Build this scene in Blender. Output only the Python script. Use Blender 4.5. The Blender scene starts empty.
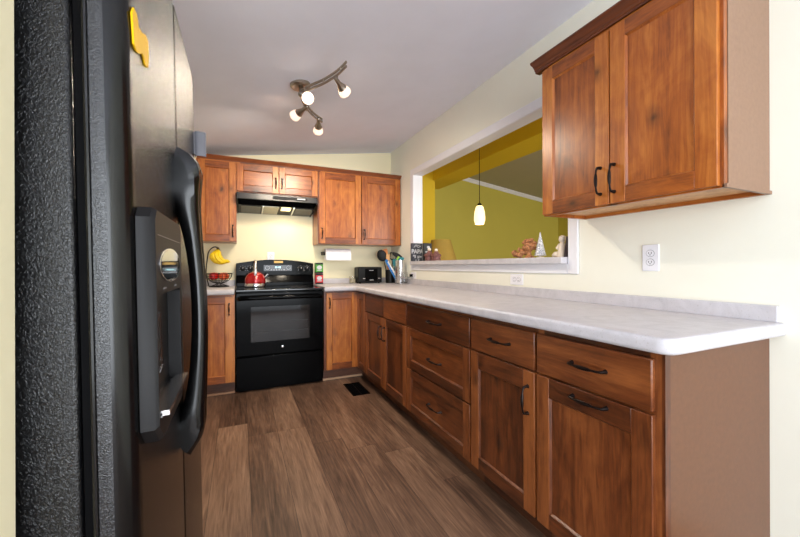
import bpy, bmesh, math, random
from mathutils import Vector, Matrix, noise
R_ = random.Random(7)
scene = bpy.context.scene
COL = scene.collection

# ------------------------------------------------------------------ camera
cam_d = bpy.data.cameras.new('camera')
cam = bpy.data.objects.new('camera', cam_d); COL.objects.link(cam)
_yaw, _pit, _rol, _f = .4257, 0, -.003, 353.495
_c, _s = math.cos(_yaw), math.sin(_yaw)
_F = Vector((_s, _c, 0))*math.cos(_pit) + Vector((0, 0, 1))*math.sin(_pit)
_U = Vector((0, 0, 1))*math.cos(_pit) - Vector((_s, _c, 0))*math.sin(_pit)
_R = Vector((_c, -_s, 0))
_R2 = _R*math.cos(_rol) + _U*math.sin(_rol)
_U2 = _U*math.cos(_rol) - _R*math.sin(_rol)
cam.matrix_world = Matrix((( _R2.x, _U2.x, -_F.x, 0), (_R2.y, _U2.y, -_F.y, 0), (_R2.z, _U2.z, -_F.z, 1.1243), (0, 0, 0, 1)))
cam_d.sensor_width = 36; cam_d.lens = _f*36/800; cam_d.clip_start = .02; cam_d.shift_x = -.35/800; cam_d.shift_y = -2.72/800
scene.camera = cam

# ------------------------------------------------------------------ world, big lights, exposure
world = bpy.data.worlds.new('world'); scene.world = world; world.use_nodes = True
bg = world.node_tree.nodes['Background']
bg.inputs['Color'].default_value = (.86, .93, 1, 1); bg.inputs['Strength'].default_value = 1.75
def area(name, loc, to, sx, sy, power, col):
    l = bpy.data.lights.new(name, 'AREA'); l.shape = 'RECTANGLE'; l.size = sx; l.size_y = sy
    l.energy = power; l.color = col
    o = bpy.data.objects.new(name, l); COL.objects.link(o); o.location = loc
    o.rotation_euler = (Vector(to)-Vector(loc)).to_track_quat('-Z', 'Y').to_euler()
    return o
area('patio_daylight', (.2, -2.55, 1.10), (.5, 2, 1.75), 2.6, 1.9, 132, (.88, .94, 1))
area('window_daylight', (-2.35, -.9, 1.4), (1.7, .6, 1.2), 1.5, 1.3, 36, (.88, .94, 1))
area('dining_fill', (3.6, -1.6, 1.4), (3.2, 3, 1.5), 2.6, 1.5, 84, (1, .97, .92))  # added ambient fill for the dining room, no window behind it
vs = scene.view_settings
vs.view_transform = 'Standard'; vs.look = 'None'; vs.gamma = 1; vs.use_curve_mapping = False
vs.exposure = 0.0
scene.cycles.use_denoising = True

# ------------------------------------------------------------------ materials
def lin(c):
    return tuple(((v/255)/12.92 if v/255 <= .04045 else ((v/255+.055)/1.055)**2.4) for v in c) + (1,)
class N:
    def __init__(s, name):
        s.m = bpy.data.materials.new(name); s.m.use_nodes = True
        s.t = s.m.node_tree; s.b = s.t.nodes['Principled BSDF']
    def new(s, typ, **kw):
        n = s.t.nodes.new(typ)
        for k, v in kw.items(): setattr(n, k, v)
        return n
    def link(s, a, b): s.t.links.new(a, b)
    def mapping(s, scale, vec=None):
        if vec is None: vec = s.new('ShaderNodeTexCoord').outputs['Object']
        mp = s.new('ShaderNodeMapping'); mp.inputs['Scale'].default_value = scale
        s.link(vec, mp.inputs['Vector']); return mp.outputs[0]
    def noise(s, vec, scale, detail=4, rough=.55, dist=0):
        n = s.new('ShaderNodeTexNoise'); n.inputs['Scale'].default_value = scale; n.inputs['Detail'].default_value = detail
        n.inputs['Roughness'].default_value = rough; n.inputs['Distortion'].default_value = dist
        s.link(vec, n.inputs['Vector']); return n.outputs['Fac']
    def ramp(s, fac, stops):
        r = s.new('ShaderNodeValToRGB'); e = r.color_ramp.elements
        while len(e) < len(stops): e.new(.5)
        for el, (p, c) in zip(e, stops): el.position = p; el.color = c
        s.link(fac, r.inputs['Fac']); return r.outputs['Color']
    def mix(s, a, b, fac, mode='MIX'):
        n = s.new('ShaderNodeMix', data_type='RGBA', blend_type=mode)
        for v, i in ((fac, 0), (a, 6), (b, 7)):
            if hasattr(v, 'is_linked'): s.link(v, n.inputs[i])
            else: n.inputs[i].default_value = v
        return n.outputs[2]
    def math(s, op, a, b):
        n = s.new('ShaderNodeMath', operation=op)
        for i, v in enumerate((a, b)):
            if hasattr(v, 'is_linked'): s.link(v, n.inputs[i])
            else: n.inputs[i].default_value = v
        return n.outputs[0]
    def bump(s, h, strength, dist=.002):
        b = s.new('ShaderNodeBump'); b.inputs['Strength'].default_value = strength; b.inputs['Distance'].default_value = dist
        s.link(h, b.inputs['Height']); s.link(b.outputs[0], s.b.inputs['Normal'])
    def set(s, **kw):
        for k, v in kw.items(): s.b.inputs[k.replace('_', ' ')].default_value = v
        return s

def plain(name, rgb, rough=.5, metal=0, mottled=.06, scale=12, coat=0, bump=0, **kw):
    n = N(name); c = lin(rgb)
    f = n.noise(n.mapping((scale,)*3), 1, 3)
    lo = tuple(v*(1-mottled) for v in c[:3])+(1,); hi = tuple(min(1, v*(1+mottled)) for v in c[:3])+(1,)
    n.link(n.ramp(f, [(.3, lo), (.7, hi)]), n.b.inputs['Base Color'])
    n.set(Roughness=rough, Metallic=metal, Coat_Weight=coat)
    if bump: n.bump(n.noise(n.mapping((140,)*3), 1, 2), bump, .001)
    for k, v in kw.items(): n.b.inputs[k.replace('_', ' ')].default_value = v
    return n.m
def glow(name, rgb, strength, base=None):
    n = N(name); n.set(Roughness=.3); n.b.inputs['Base Color'].default_value = lin(base or rgb)
    n.b.inputs['Emission Color'].default_value = lin(rgb); n.b.inputs['Emission Strength'].default_value = strength
    return n.m

def wood_mat(name, dark, mid, light, rough=.34, knots=True):
    n = N(name)
    g = n.new('ShaderNodeAttribute', attribute_name='gc').outputs['Vector']
    tone = n.new('ShaderNodeAttribute', attribute_name='tone').outputs['Fac']
    grain = n.noise(n.mapping((24, 24, 2.4), g), 1, 7, .6, 2.2)
    fine = n.noise(n.mapping((160, 160, 5), g), 1, 3, .6, .2)
    blot = n.noise(n.mapping((7, 7, 3.6), g), 1, 5, .62, 1.4)
    strip = n.noise(n.mapping((11, 11, .5), g), 1, 2, .5, .3)
    f = n.math('ADD', n.math('ADD', n.math('MULTIPLY', grain, .5), n.math('MULTIPLY', blot, .5)), n.math('MULTIPLY', strip, .4))
    f = n.math('SUBTRACT', f, .2)
    f = n.math('ADD', f, n.math('MULTIPLY', n.math('SUBTRACT', fine, .5), .22))
    f = n.math('ADD', f, n.math('MULTIPLY', n.math('SUBTRACT', tone, .5), .36))
    col = n.ramp(f, [(.28, lin(dark)), (.5, lin(mid)), (.74, lin(light))])
    if knots:
        wob = n.new('ShaderNodeTexNoise'); wob.inputs['Scale'].default_value = 14; n.link(g, wob.inputs['Vector'])
        add = n.new('ShaderNodeVectorMath', operation='MULTIPLY_ADD'); n.link(wob.outputs['Color'], add.inputs[0])
        add.inputs[1].default_value = (.03, .03, .05); n.link(g, add.inputs[2])
        v = n.new('ShaderNodeTexVoronoi'); v.inputs['Scale'].default_value = 1
        n.link(n.mapping((7, 7, 4.2), add.outputs[0]), v.inputs['Vector'])
        sc_ = n.new('ShaderNodeSeparateColor'); n.link(v.outputs['Color'], sc_.inputs[0])
        keep = n.math('GREATER_THAN', sc_.outputs[0], .35)
        k = n.ramp(v.outputs['Distance'], [(.06, (1, 1, 1, 1)), (.12, (.5, .5, .5, 1)), (.26, (0, 0, 0, 1))])
        kf = n.math('MULTIPLY', n.math('MULTIPLY', k, keep), .8)
        col = n.mix(col, lin((38, 18, 10)), kf)
    n.link(col, n.b.inputs['Base Color'])
    n.set(Roughness=rough, Coat_Weight=.15, Coat_Roughness=.25)
    n.bump(grain, .12, .001)
    return n.m

def floor_mat():
    n = N('plank_flooring')
    tc = n.new('ShaderNodeTexCoord').outputs['Object']
    sx = n.new('ShaderNodeSeparateXYZ'); n.link(tc, sx.inputs[0])
    W, L = .185, 1.22
    u = n.math('DIVIDE', n.math('ADD', sx.outputs[0], .06), W); row = n.math('FLOOR', u, 0)
    w1 = n.new('ShaderNodeTexWhiteNoise', noise_dimensions='1D'); n.link(row, w1.inputs['W'])
    v = n.math('ADD', n.math('DIVIDE', sx.outputs[1], L), n.math('MULTIPLY', w1.outputs['Value'], 7.3)); colm = n.math('FLOOR', v, 0)
    cb = n.new('ShaderNodeCombineXYZ'); n.link(row, cb.inputs[0]); n.link(colm, cb.inputs[1])
    w2 = n.new('ShaderNodeTexWhiteNoise', noise_dimensions='2D'); n.link(cb.outputs[0], w2.inputs['Vector'])
    rnd = w2.outputs['Value']
    off = n.new('ShaderNodeCombineXYZ'); n.link(n.math('MULTIPLY', rnd, 31), off.inputs[0]); n.link(n.math('MULTIPLY', rnd, 17), off.inputs[1])
    va = n.new('ShaderNodeVectorMath', operation='ADD'); n.link(tc, va.inputs[0]); n.link(off.outputs[0], va.inputs[1])
    g = n.noise(n.mapping((24, 1.7, 1), va.outputs[0]), 1, 8, .66, 2.6)
    fine = n.noise(n.mapping((120, 5, 1), va.outputs[0]), 1, 3, .6)
    soft = n.noise(n.mapping((5, .9, 1), va.outputs[0]), 1, 3, .5, 1.0)
    f = n.math('ADD', n.math('ADD', n.math('MULTIPLY', g, .52), n.math('MULTIPLY', fine, .34)), n.math('MULTIPLY', n.math('SUBTRACT', soft, .35), .45))
    f = n.math('ADD', f, n.math('MULTIPLY', rnd, .17))
    col = n.ramp(f, [(.40, lin((60, 42, 32))), (.60, lin((108, 81, 64))), (.82, lin((154, 122, 98)))])
    fu = n.math('FRACT', u, 0); fv = n.math('FRACT', v, 0)
    du = n.math('MULTIPLY', n.math('MINIMUM', fu, n.math('SUBTRACT', 1, fu)), W)
    dv = n.math('MULTIPLY', n.math('MINIMUM', fv, n.math('SUBTRACT', 1, fv)), L)
    seam = n.math('LESS_THAN', n.math('MINIMUM', du, dv), .0013)
    col = n.mix(col, lin((52, 38, 31)), n.math('MULTIPLY', seam, .8))
    n.link(col, n.b.inputs['Base Color']); n.set(Roughness=.42)
    n.bump(n.math('SUBTRACT', g, seam), .12, .001)
    return n.m

def leather_mat(name, rgb, rough, scale, strength, spec=.5):
    n = N(name); n.set(Roughness=rough); n.b.inputs['Specular IOR Level'].default_value = spec
    vec = n.mapping((scale,)*3)
    a = n.noise(vec, 1, 3, .5, 1.5)
    n.link(n.ramp(a, [(.3, lin(rgb)), (.7, lin(tuple(min(255, int(v*1.15)) for v in rgb)))]), n.b.inputs['Base Color'])
    n.bump(a, strength, .002)
    return n.m
def laminate_mat(name, rgb):
    n = N(name); c = lin(rgb)
    a = n.noise(n.mapping((9,)*3), 1, 6, .65, 1.2)
    sp = n.noise(n.mapping((190,)*3), 1, 2)
    col = n.ramp(a, [(.35, tuple(v*.86 for v in c[:3])+(1,)), (.6, c)])
    col = n.mix(col, lin((150, 140, 132)), n.math('MULTIPLY', n.math('GREATER_THAN', sp, .66), .35))
    n.link(col, n.b.inputs['Base Color']); n.set(Roughness=.42)
    return n.m

MT = {}
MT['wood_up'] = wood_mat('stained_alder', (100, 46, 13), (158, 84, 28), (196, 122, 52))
MT['wood_base_shaded'] = wood_mat('stained_alder_shaded', (58, 26, 11), (104, 53, 24), (146, 84, 42))  # same alder with shade put into the colour, less light reaches down here
MT['wood_pale'] = wood_mat('pale_veneer', (170, 120, 75), (205, 155, 105), (225, 180, 130), .5, False)
MT['crown'] = wood_mat('crown_wood', (72, 32, 14), (112, 56, 24), (142, 78, 38), .35, False)
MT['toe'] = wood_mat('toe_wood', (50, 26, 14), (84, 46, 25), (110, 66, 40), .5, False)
MT['shoe'] = wood_mat('shoe_wood', (150, 105, 75), (185, 140, 105), (205, 165, 130), .5, False)
MT['lam_brown'] = plain('brown_laminate', (100, 62, 38), .42, mottled=.1, scale=60, bump=.1)
MT['lam_tan'] = plain('tan_laminate', (138, 106, 84), .45, mottled=.08, scale=60, bump=.1)
MT['cream'] = plain('cream_wall_paint', (239, 238, 224), .7, mottled=.015, scale=3, bump=.12)
MT['creamy'] = plain('warm_cream_wall_paint', (246, 237, 202), .7, mottled=.015, scale=3, bump=.12)
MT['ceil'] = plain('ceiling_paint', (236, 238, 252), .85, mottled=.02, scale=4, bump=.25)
MT['white'] = plain('white_trim_paint', (236, 236, 242), .4, mottled=.01)
MT['olive'] = plain('olive_wall_paint', (198, 186, 82), .7, mottled=.02, scale=3, bump=.12)
MT['mustard'] = plain('mustard_paint', (226, 194, 38), .6, mottled=.02, scale=3)
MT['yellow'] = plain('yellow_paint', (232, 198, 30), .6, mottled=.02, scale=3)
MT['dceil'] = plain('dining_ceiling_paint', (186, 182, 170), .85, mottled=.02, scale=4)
MT['floor'] = floor_mat()
MT['counter'] = laminate_mat('counter_laminate', (204, 201, 206))
MT['fr_side'] = leather_mat('textured_black_steel', (9, 9, 11), .26, 230, .7, .5)
MT['fr_door'] = leather_mat('pebbled_black_steel', (13, 11, 11), .17, 420, .6, .30)
MT['fr_gloss'] = plain('gloss_black_plastic', (9, 9, 10), .2, Specular_IOR_Level=.4)
MT['fr_grey'] = plain('charcoal_plastic', (22, 21, 22), .5, Specular_IOR_Level=.25)
MT['black'] = plain('black_enamel', (5, 5, 6), .12, Specular_IOR_Level=.07)
MT['blackm'] = plain('matt_black', (11, 11, 12), .45, Specular_IOR_Level=.3)
MT['rub'] = plain('black_rubber', (4, 4, 5), .6, Specular_IOR_Level=.06)
MT['bronze'] = plain('oil_rubbed_bronze', (34, 26, 24), .35, metal=.7)
MT['chrome'] = plain('polished_steel', (225, 225, 228), .22, metal=1, mottled=.02)
MT['nickel'] = plain('brushed_nickel', (168, 158, 146), .3, metal=1, mottled=.06)
MT['mirror'] = plain('dark_mirror', (120, 124, 126), .05, metal=1, mottled=.01)
MT['hoodm'] = plain('grey_black_steel', (36, 36, 40), .3)
MT['dside'] = leather_mat('door_edge_steel', (9, 10, 14), .22, 300, .45, .6)
MT['oglass'] = plain('oven_glass', (26, 22, 22), .05, Specular_IOR_Level=.4)
MT['cglass'] = plain('cooktop_glass', (6, 6, 7), .08, Specular_IOR_Level=.5)
MT['mark'] = plain('white_print', (200, 200, 204), .5)
MT['gold'] = plain('gold_sticker', (198, 160, 84), .4, metal=.3)
MT['magnet'] = plain('yellow_plastic', (232, 180, 8), .7, Specular_IOR_Level=.15)
MT['redk'] = plain('red_enamel', (176, 14, 24), .12, coat=.6, metal=.35)
MT['red'] = plain('apple_red', (188, 26, 24), .3, mottled=.3, scale=30)
MT['orange'] = plain('apple_orange_red', (214, 84, 40), .3, mottled=.25, scale=30)
MT['banana'] = plain('banana_yellow', (244, 206, 30), .45, mottled=.12, scale=30)
MT['stem'] = plain('banana_stem', (74, 62, 30), .6)
MT['paper'] = plain('paper_white', (244, 243, 248), .85, mottled=.01, bump=.2)
MT['green'] = plain('box_green', (70, 150, 40), .5)
MT['boxred'] = plain('box_red', (200, 30, 40), .5)
MT['plate'] = plain('outlet_plastic', (238, 238, 244), .35, mottled=.01)
MT['slot'] = plain('slot_grey', (120, 120, 128), .5)
MT['slotd'] = plain('slot_dark', (60, 60, 64), .6)
MT['blue'] = plain('utensil_blue', (30, 120, 200), .4)
MT['teal'] = plain('utensil_teal', (20, 130, 140), .4)
MT['lime'] = plain('utensil_lime', (150, 200, 40), .4)
MT['uorange'] = plain('utensil_orange', (235, 140, 50), .4)
MT['tan'] = plain('utensil_beech', (222, 170, 115), .6)
MT['ured'] = plain('utensil_red', (190, 30, 50), .4)
MT['carved'] = plain('carved_tan_wood', (178, 122, 80), .6, mottled=.55, scale=70)
MT['mauve'] = plain('mauve_ceramic', (122, 78, 76), .5, mottled=.6, scale=90)
MT['ivory'] = plain('ivory_ceramic', (236, 222, 204), .4)
MT['signdark'] = plain('slate_sign', (66, 68, 78), .6)
MT['signblack'] = plain('black_sign', (20, 20, 22), .5)
MT['lampsh'] = plain('tan_lampshade', (170, 142, 66), .8)
MT['framed'] = plain('dark_frame', (44, 30, 36), .5)
MT['glass'] = plain('clear_glass', (250, 250, 250), .03, Transmission_Weight=1.0, IOR=1.3, mottled=0)
MT['wax'] = plain('cream_wax', (236, 224, 190), .5)
MT['filter'] = plain('aluminium_filter', (170, 165, 150), .4, metal=.6, mottled=.2, scale=200)
MT['lens'] = glow('hood_lens', (255, 232, 170), 1.8)
MT['bulb'] = glow('frosted_spot_glass', (255, 226, 204), .95)
MT['core'] = glow('lamp_core', (255, 240, 215), 12.0)
MT['shade'] = glow('pendant_glass', (255, 228, 176), 1.5)
def _glit():
    n = N('silver_glitter'); n.set(Roughness=.35, Metallic=.3)
    f = n.noise(n.mapping((160,)*3), 1, 2)
    n.link(n.ramp(f, [(.42, lin((150, 154, 164))), (.56, lin((245, 245, 250)))]), n.b.inputs['Base Color']); n.bump(f, .8, .004); return n.m
MT['glitter'] = _glit()

# ------------------------------------------------------------------ mesh building
class M:
    def __init__(s, mats):
        s.bm = bmesh.new(); s.mats = mats if isinstance(mats, (list, tuple)) else [mats]
        s.gc = s.bm.verts.layers.float_vector.new('gc'); s.tn = s.bm.verts.layers.float.new('tone')
    def _fin(s, verts, faces, mat, grain, tone, smooth=False):
        off = Vector((R_.uniform(-9, 9), R_.uniform(-9, 9), R_.uniform(-9, 9)))
        t = R_.random() if tone is None else tone
        for v in verts:
            c = v.co
            q = {'z': (c.x, c.y, c.z), 'y': (c.x, c.z, c.y), 'x': (c.y, c.z, c.x)}[grain]
            v[s.gc] = Vector(q)+off; v[s.tn] = t
        for f in faces: f.material_index = mat; f.smooth = smooth
    def hexa(s, pts, mat=0, grain='z', tone=None):
        v = [s.bm.verts.new(p) for p in pts]
        fs = [s.bm.faces.new([v[i] for i in q]) for q in ((0, 3, 2, 1), (4, 5, 6, 7), (0, 1, 5, 4), (1, 2, 6, 5), (2, 3, 7, 6), (3, 0, 4, 7))]
        s._fin(v, fs, mat, grain, tone); return v
    def box(s, x0, x1, y0, y1, z0, z1, mat=0, grain='z', tone=None):
        x0, x1 = sorted((x0, x1)); y0, y1 = sorted((y0, y1)); z0, z1 = sorted((z0, z1))
        return s.hexa([(x0, y0, z0), (x1, y0, z0), (x1, y1, z0), (x0, y1, z0), (x0, y0, z1), (x1, y0, z1), (x1, y1, z1), (x0, y1, z1)], mat, grain, tone)
    def prism(s, poly, axis, a, b, mat=0, grain=None, tone=None, smooth=False):
        """poly: 2D points in the plane perpendicular to axis: x->(y,z)  y->(x,z)  z->(x,y)"""
        f = {'x': lambda p, k: (k, p[0], p[1]), 'y': lambda p, k: (p[0], k, p[1]), 'z': lambda p, k: (p[0], p[1], k)}[axis]
        va = [s.bm.verts.new(f(p, a)) for p in poly]; vb = [s.bm.verts.new(f(p, b)) for p in poly]
        n = len(poly); fs = [s.bm.faces.new(va[::-1]), s.bm.faces.new(vb)]
        for i in range(n): fs.append(s.bm.faces.new((va[i], va[(i+1) % n], vb[(i+1) % n], vb[i])))
        bmesh.ops.recalc_face_normals(s.bm, faces=fs)
        s._fin(va+vb, fs, mat, grain or axis, tone, smooth); return va, vb, fs
    def rings(s, rings, mat=0, caps=True, smooth=True, grain='z', tone=.5, closed=False):
        vr = [[s.bm.verts.new(p) for p in r] for r in rings]; fs = []
        pairs = list(zip(vr, vr[1:]))
        if closed: pairs.append((vr[-1], vr[0]))
        for a, b in pairs:
            n = len(a)
            for i in range(n): fs.append(s.bm.faces.new((a[i], a[(i+1) % n], b[(i+1) % n], b[i])))
        if caps and not closed:
            fs.append(s.bm.faces.new(vr[0][::-1])); fs.append(s.bm.faces.new(vr[-1]))
        bmesh.ops.recalc_face_normals(s.bm, faces=fs)
        s._fin([v for r in vr for v in r], fs, mat, grain, tone, smooth)
    def lathe(s, prof, c, mat=0, seg=24, axis=(0, 0, 1), caps=True, sx=1, sy=1):
        q = Vector((0, 0, 1)).rotation_difference(Vector(axis).normalized())
        rr = []
        for r, z in prof:
            rr.append([Vector(c)+q @ Vector((max(r, 1e-4)*sx*math.cos(2*math.pi*i/seg), max(r, 1e-4)*sy*math.sin(2*math.pi*i/seg), z)) for i in range(seg)])
        s.rings(rr, mat, caps)
    def cyl(s, p0, p1, r0, r1=None, mat=0, seg=16):
        p0, p1 = Vector(p0), Vector(p1); d = p1-p0
        s.lathe([(r0, 0), (r0 if r1 is None else r1, d.length)], p0, mat, seg, d)
    def tube(s, path, r, mat=0, seg=8, flat=None, closed=False):
        """r: number or list; flat=(direction, factor) stretches the section along a direction"""
        P = [Vector(p) for p in path]; n = len(P); rr = []
        up = Vector((0, 0, 1)); prev = None
        for i, p in enumerate(P):
            if closed: t = P[(i+1) % n]-P[i-1]
            else: t = P[min(i+1, n-1)]-P[max(i-1, 0)]
            t.normalize()
            if prev is None:
                a = t.orthogonal().normalized() if abs(t.dot(up)) > .95 else t.cross(up).normalized()
            else: a = (prev-t*prev.dot(t)).normalized()
            prev = a; b = t.cross(a)
            ri = r[i] if isinstance(r, (list, tuple)) else r
            ring = []
            for k in range(seg):
                an = 2*math.pi*k/seg; o = a*math.cos(an)*ri+b*math.sin(an)*ri
                if flat: d = Vector(flat[0]); o += d*o.dot(d)*(flat[1]-1)
                ring.append(p+o)
            rr.append(ring)
        s.rings(rr, mat, True, closed=closed)
    def ball(s, c, r, mat=0, sc=(1, 1, 1), seg=14, rough=0, seed=0):
        rr = []; n = seg//2+1
        for j in range(n):
            th = math.pi*j/(n-1); ring = []
            for i in range(seg):
                ph = 2*math.pi*i/seg; d = Vector((math.sin(th)*math.cos(ph), math.sin(th)*math.sin(ph), -math.cos(th)))
                if j in (0, n-1): d = Vector((1e-3*math.cos(ph), 1e-3*math.sin(ph), d.z))
                k = r*(1+rough*noise.noise(d*2.3+Vector((seed, 0, 0))))
                ring.append(Vector(c)+Vector((d.x*sc[0], d.y*sc[1], d.z*sc[2]))*k)
            rr.append(ring)
        s.rings(rr, mat)

WL = {}
def rest(name, m, parent=None, bevel=0, seg=2, kind=None, sharp=35, subsurf=0):
    bm = m.bm; bm.verts.ensure_lookup_table()
    lo = Vector([min(v.co[i] for v in bm.verts) for i in range(3)]); hi = Vector([max(v.co[i] for v in bm.verts) for i in range(3)])
    org = Vector(((lo.x+hi.x)/2, (lo.y+hi.y)/2, lo.z))
    for v in bm.verts: v.co -= org
    me = bpy.data.meshes.new(name); bm.to_mesh(me); bm.free()
    for mm in m.mats: me.materials.append(MT[mm])
    me.set_sharp_from_angle(angle=math.radians(sharp))
    o = bpy.data.objects.new(name, me); COL.objects.link(o)
    if parent is not None:
        o.parent = parent; o.location = org-WL[parent.name]
    else: o.location = org
    WL[o.name] = org
    if bevel:
        b = o.modifiers.new('bevel', 'BEVEL'); b.width = bevel; b.segments = seg; b.limit_method = 'ANGLE'; b.angle_limit = math.radians(40)
    if subsurf:
        b = o.modifiers.new('subdivision', 'SUBSURF'); b.levels = subsurf; b.render_levels = subsurf
    if kind: o['kind'] = kind
    return o
def tag(o, label, cat, group=None):
    o['label'] = label; o['category'] = cat
    if group: o['group'] = group
    return o
def thing(name, label, cat, loc, group=None):
    o = bpy.data.objects.new(name, None); COL.objects.link(o); o.location = loc; o.empty_display_size = .05
    WL[o.name] = Vector(loc); return tag(o, label, cat, group)
def struct(name, m, parent=None, bevel=0):
    return rest(name, m, parent, bevel, kind='structure')
def cat_rom(pts, n=8):
    P = [Vector(p) for p in pts]; P = [P[0]*2-P[1]]+P+[P[-1]*2-P[-2]]; out = []
    for i in range(1, len(P)-2):
        for k in range(n):
            t = k/n; a, b, c, d = P[i-1:i+3]
            out.append(.5*((2*b)+(c-a)*t+(2*a-5*b+4*c-d)*t*t+(3*b-a-3*c+d)*t**3))
    out.append(P[-2]); return out

# ------------------------------------------------------------------ room constants (metres)
XW, YB = 1.70, 4.03            # right wall face, rear wall face
CZ = lambda x: 2.52-.145*(XW-x)   # sloping kitchen ceiling
XFF, XF = 1.083, 1.065         # right base cabinets: face frame, door faces
YFF, YF = 3.413, 3.395         # rear base cabinets
XUF, XU = 1.402, 1.384         # right wall cabinet
YUF, YU = 3.732, 3.714         # rear wall cabinets
CT, CU = .925, .878            # counter top / underside

# ------------------------------------------------------------------ shell
m = M('floor'); m.box(-2.6, 5.4, -2.7, 4.8, -.05, 0); struct('floor', m)
m = M('creamy'); m.box(-1.07, XW, YB, YB+.12, 0, 2.6); struct('wall_back', m)
m = M('cream'); m.box(-1.07, -.95, .612, YB, 0, 2.4); struct('wall_left', m)
m = M('creamy'); m.box(-2.6, -.2585, .50, .612, 0, 2.4); struct('wall_partition', m, bevel=.006)
m = M('cream'); m.box(-2.6, -2.48, -2.7, .5, 0, .9); m.box(-2.6, -2.48, -2.7, .5, 2.05, 2.4); m.box(-2.6, -2.48, -2.7, -1.65, .9, 2.05); m.box(-2.6, -2.48, -.15, .5, .9, 2.05)
struct('wall_side', m)
m = M('cream'); m.box(-2.6, -1.1, -2.82, -2.7, 0, 2.5); m.box(1.5, XW+.1, -2.82, -2.7, 0, 2.6); m.box(-1.1, 1.5, -2.82, -2.7, 2.25, 2.55)
struct('wall_rear', m)
OY0, OY1, OZ0, OZ1 = 1.429, 3.39, 1.133, 2.097     # pass-through opening
m = M(['cream', 'mustard'])
for a in ((-2.7, OY0, 0, 2.9), (OY1, YB+.12, 0, 2.9), (OY0, OY1, 0, OZ0), (OY0, OY1, OZ1, 2.9)): m.box(XW, XW+.10, *a)
for f in m.bm.faces:
    if all(v.co.x > XW+.09 for v in f.verts): f.material_index = 1
struct('wall_right', m)
m = M('ceil'); z0, z1 = CZ(-2.6), CZ(XW)
m.hexa([(-2.6, -2.82, z0), (XW, -2.82, z1), (XW, YB+.12, z1), (-2.6, YB+.12, z0), (-2.6, -2.82, z0+.06), (XW, -2.82, z1+.06), (XW, YB+.12, z1+.06), (-2.6, YB+.12, z0+.06)])
struct('ceiling', m)
# pass-through lining and casing
m = M('white')
m.box(XW-.012, XW, OY1, OY1+.068, 1.076, 2.162); m.box(XW-.012, XW, OY0-.062, OY0, 1.076, 2.162)
m.box(XW-.012, XW, OY0, OY1, OZ1, 2.162); m.box(XW-.012, XW, OY0, OY1, 1.076, OZ0)
m.box(XW-.008, XW+.102, OY1-.004, OY1+.006, OZ0, OZ1); m.box(XW-.008, XW+.102, OY0-.006, OY0+.004, OZ0, OZ1); m.box(XW-.008, XW+.102, OY0, OY1, OZ1-.004, OZ1+.006)
struct('trim_1', m, bevel=.003)
m = M('counter'); m.box(XW-.058, XW+.13, OY0+.005, OY1-.005, OZ0, 1.172); struct('trim_2', m, bevel=.005)
# the dining room beyond
YG, XE = 4.65, 5.25
DZ = lambda x: 2.518-.135*(x-3.15)
m = M('olive'); m.prism([(XW+.1, 0), (XE+.1, 0), (XE+.1, DZ(XE)+.02), (XW+.1, DZ(XW+.1)+.02)], 'y', YG, YG+.12); struct('wall_gable', m)
m = M('olive'); m.box(XE, XE+.12, -2.0, YG, 0, DZ(XE)+.05); struct('wall_far', m)
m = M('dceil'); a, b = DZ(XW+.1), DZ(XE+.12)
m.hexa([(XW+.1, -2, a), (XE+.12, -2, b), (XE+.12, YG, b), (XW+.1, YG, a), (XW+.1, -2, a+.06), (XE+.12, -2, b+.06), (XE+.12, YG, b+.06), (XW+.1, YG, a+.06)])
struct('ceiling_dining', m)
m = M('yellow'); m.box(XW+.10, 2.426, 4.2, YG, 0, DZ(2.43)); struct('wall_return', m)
m = M('mustard'); m.box(2.40, 2.745, -2, 4.2, 2.282, DZ(2.745)+.02); m.box(2.43, 2.745, 4.2, YG, 2.282, DZ(2.745)+.02)
struct('trim_3', m)
m = M('white')
def slope_strip(x0, x1, d0, d1, th):
    m.hexa([(x0, YG-th, DZ(x0)-d1), (x1, YG-th, DZ(x1)-d1), (x1, YG, DZ(x1)-d1), (x0, YG, DZ(x0)-d1), (x0, YG-th, DZ(x0)-d0), (x1, YG-th, DZ(x1)-d0), (x1, YG, DZ(x1)-d0), (x0, YG, DZ(x0)-d0)])
slope_strip(2.75, XE, 0, .022, .045); slope_strip(2.75, XE, .022, .040, .026); slope_strip(2.75, XE, .040, .052, .012)
struct('trim_4', m)
m = M('white')
for x in (-1.1, .17, 1.44): m.box(x, x+.06, -2.8, -2.73, 0, 2.25)
m.box(-1.04, 1.44, -2.8, -2.73, 2.19, 2.25); struct('door_1', m)
m = M('white')
for y in (-1.65, -.93, -.2): m.box(-2.58, -2.5, y, y+.05, .9, 2.05)
m.box(-2.58, -2.5, -1.6, -.2, .9, .95); m.box(-2.58, -2.5, -1.6, -.2, 2.0, 2.05); struct('window_1', m)

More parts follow.
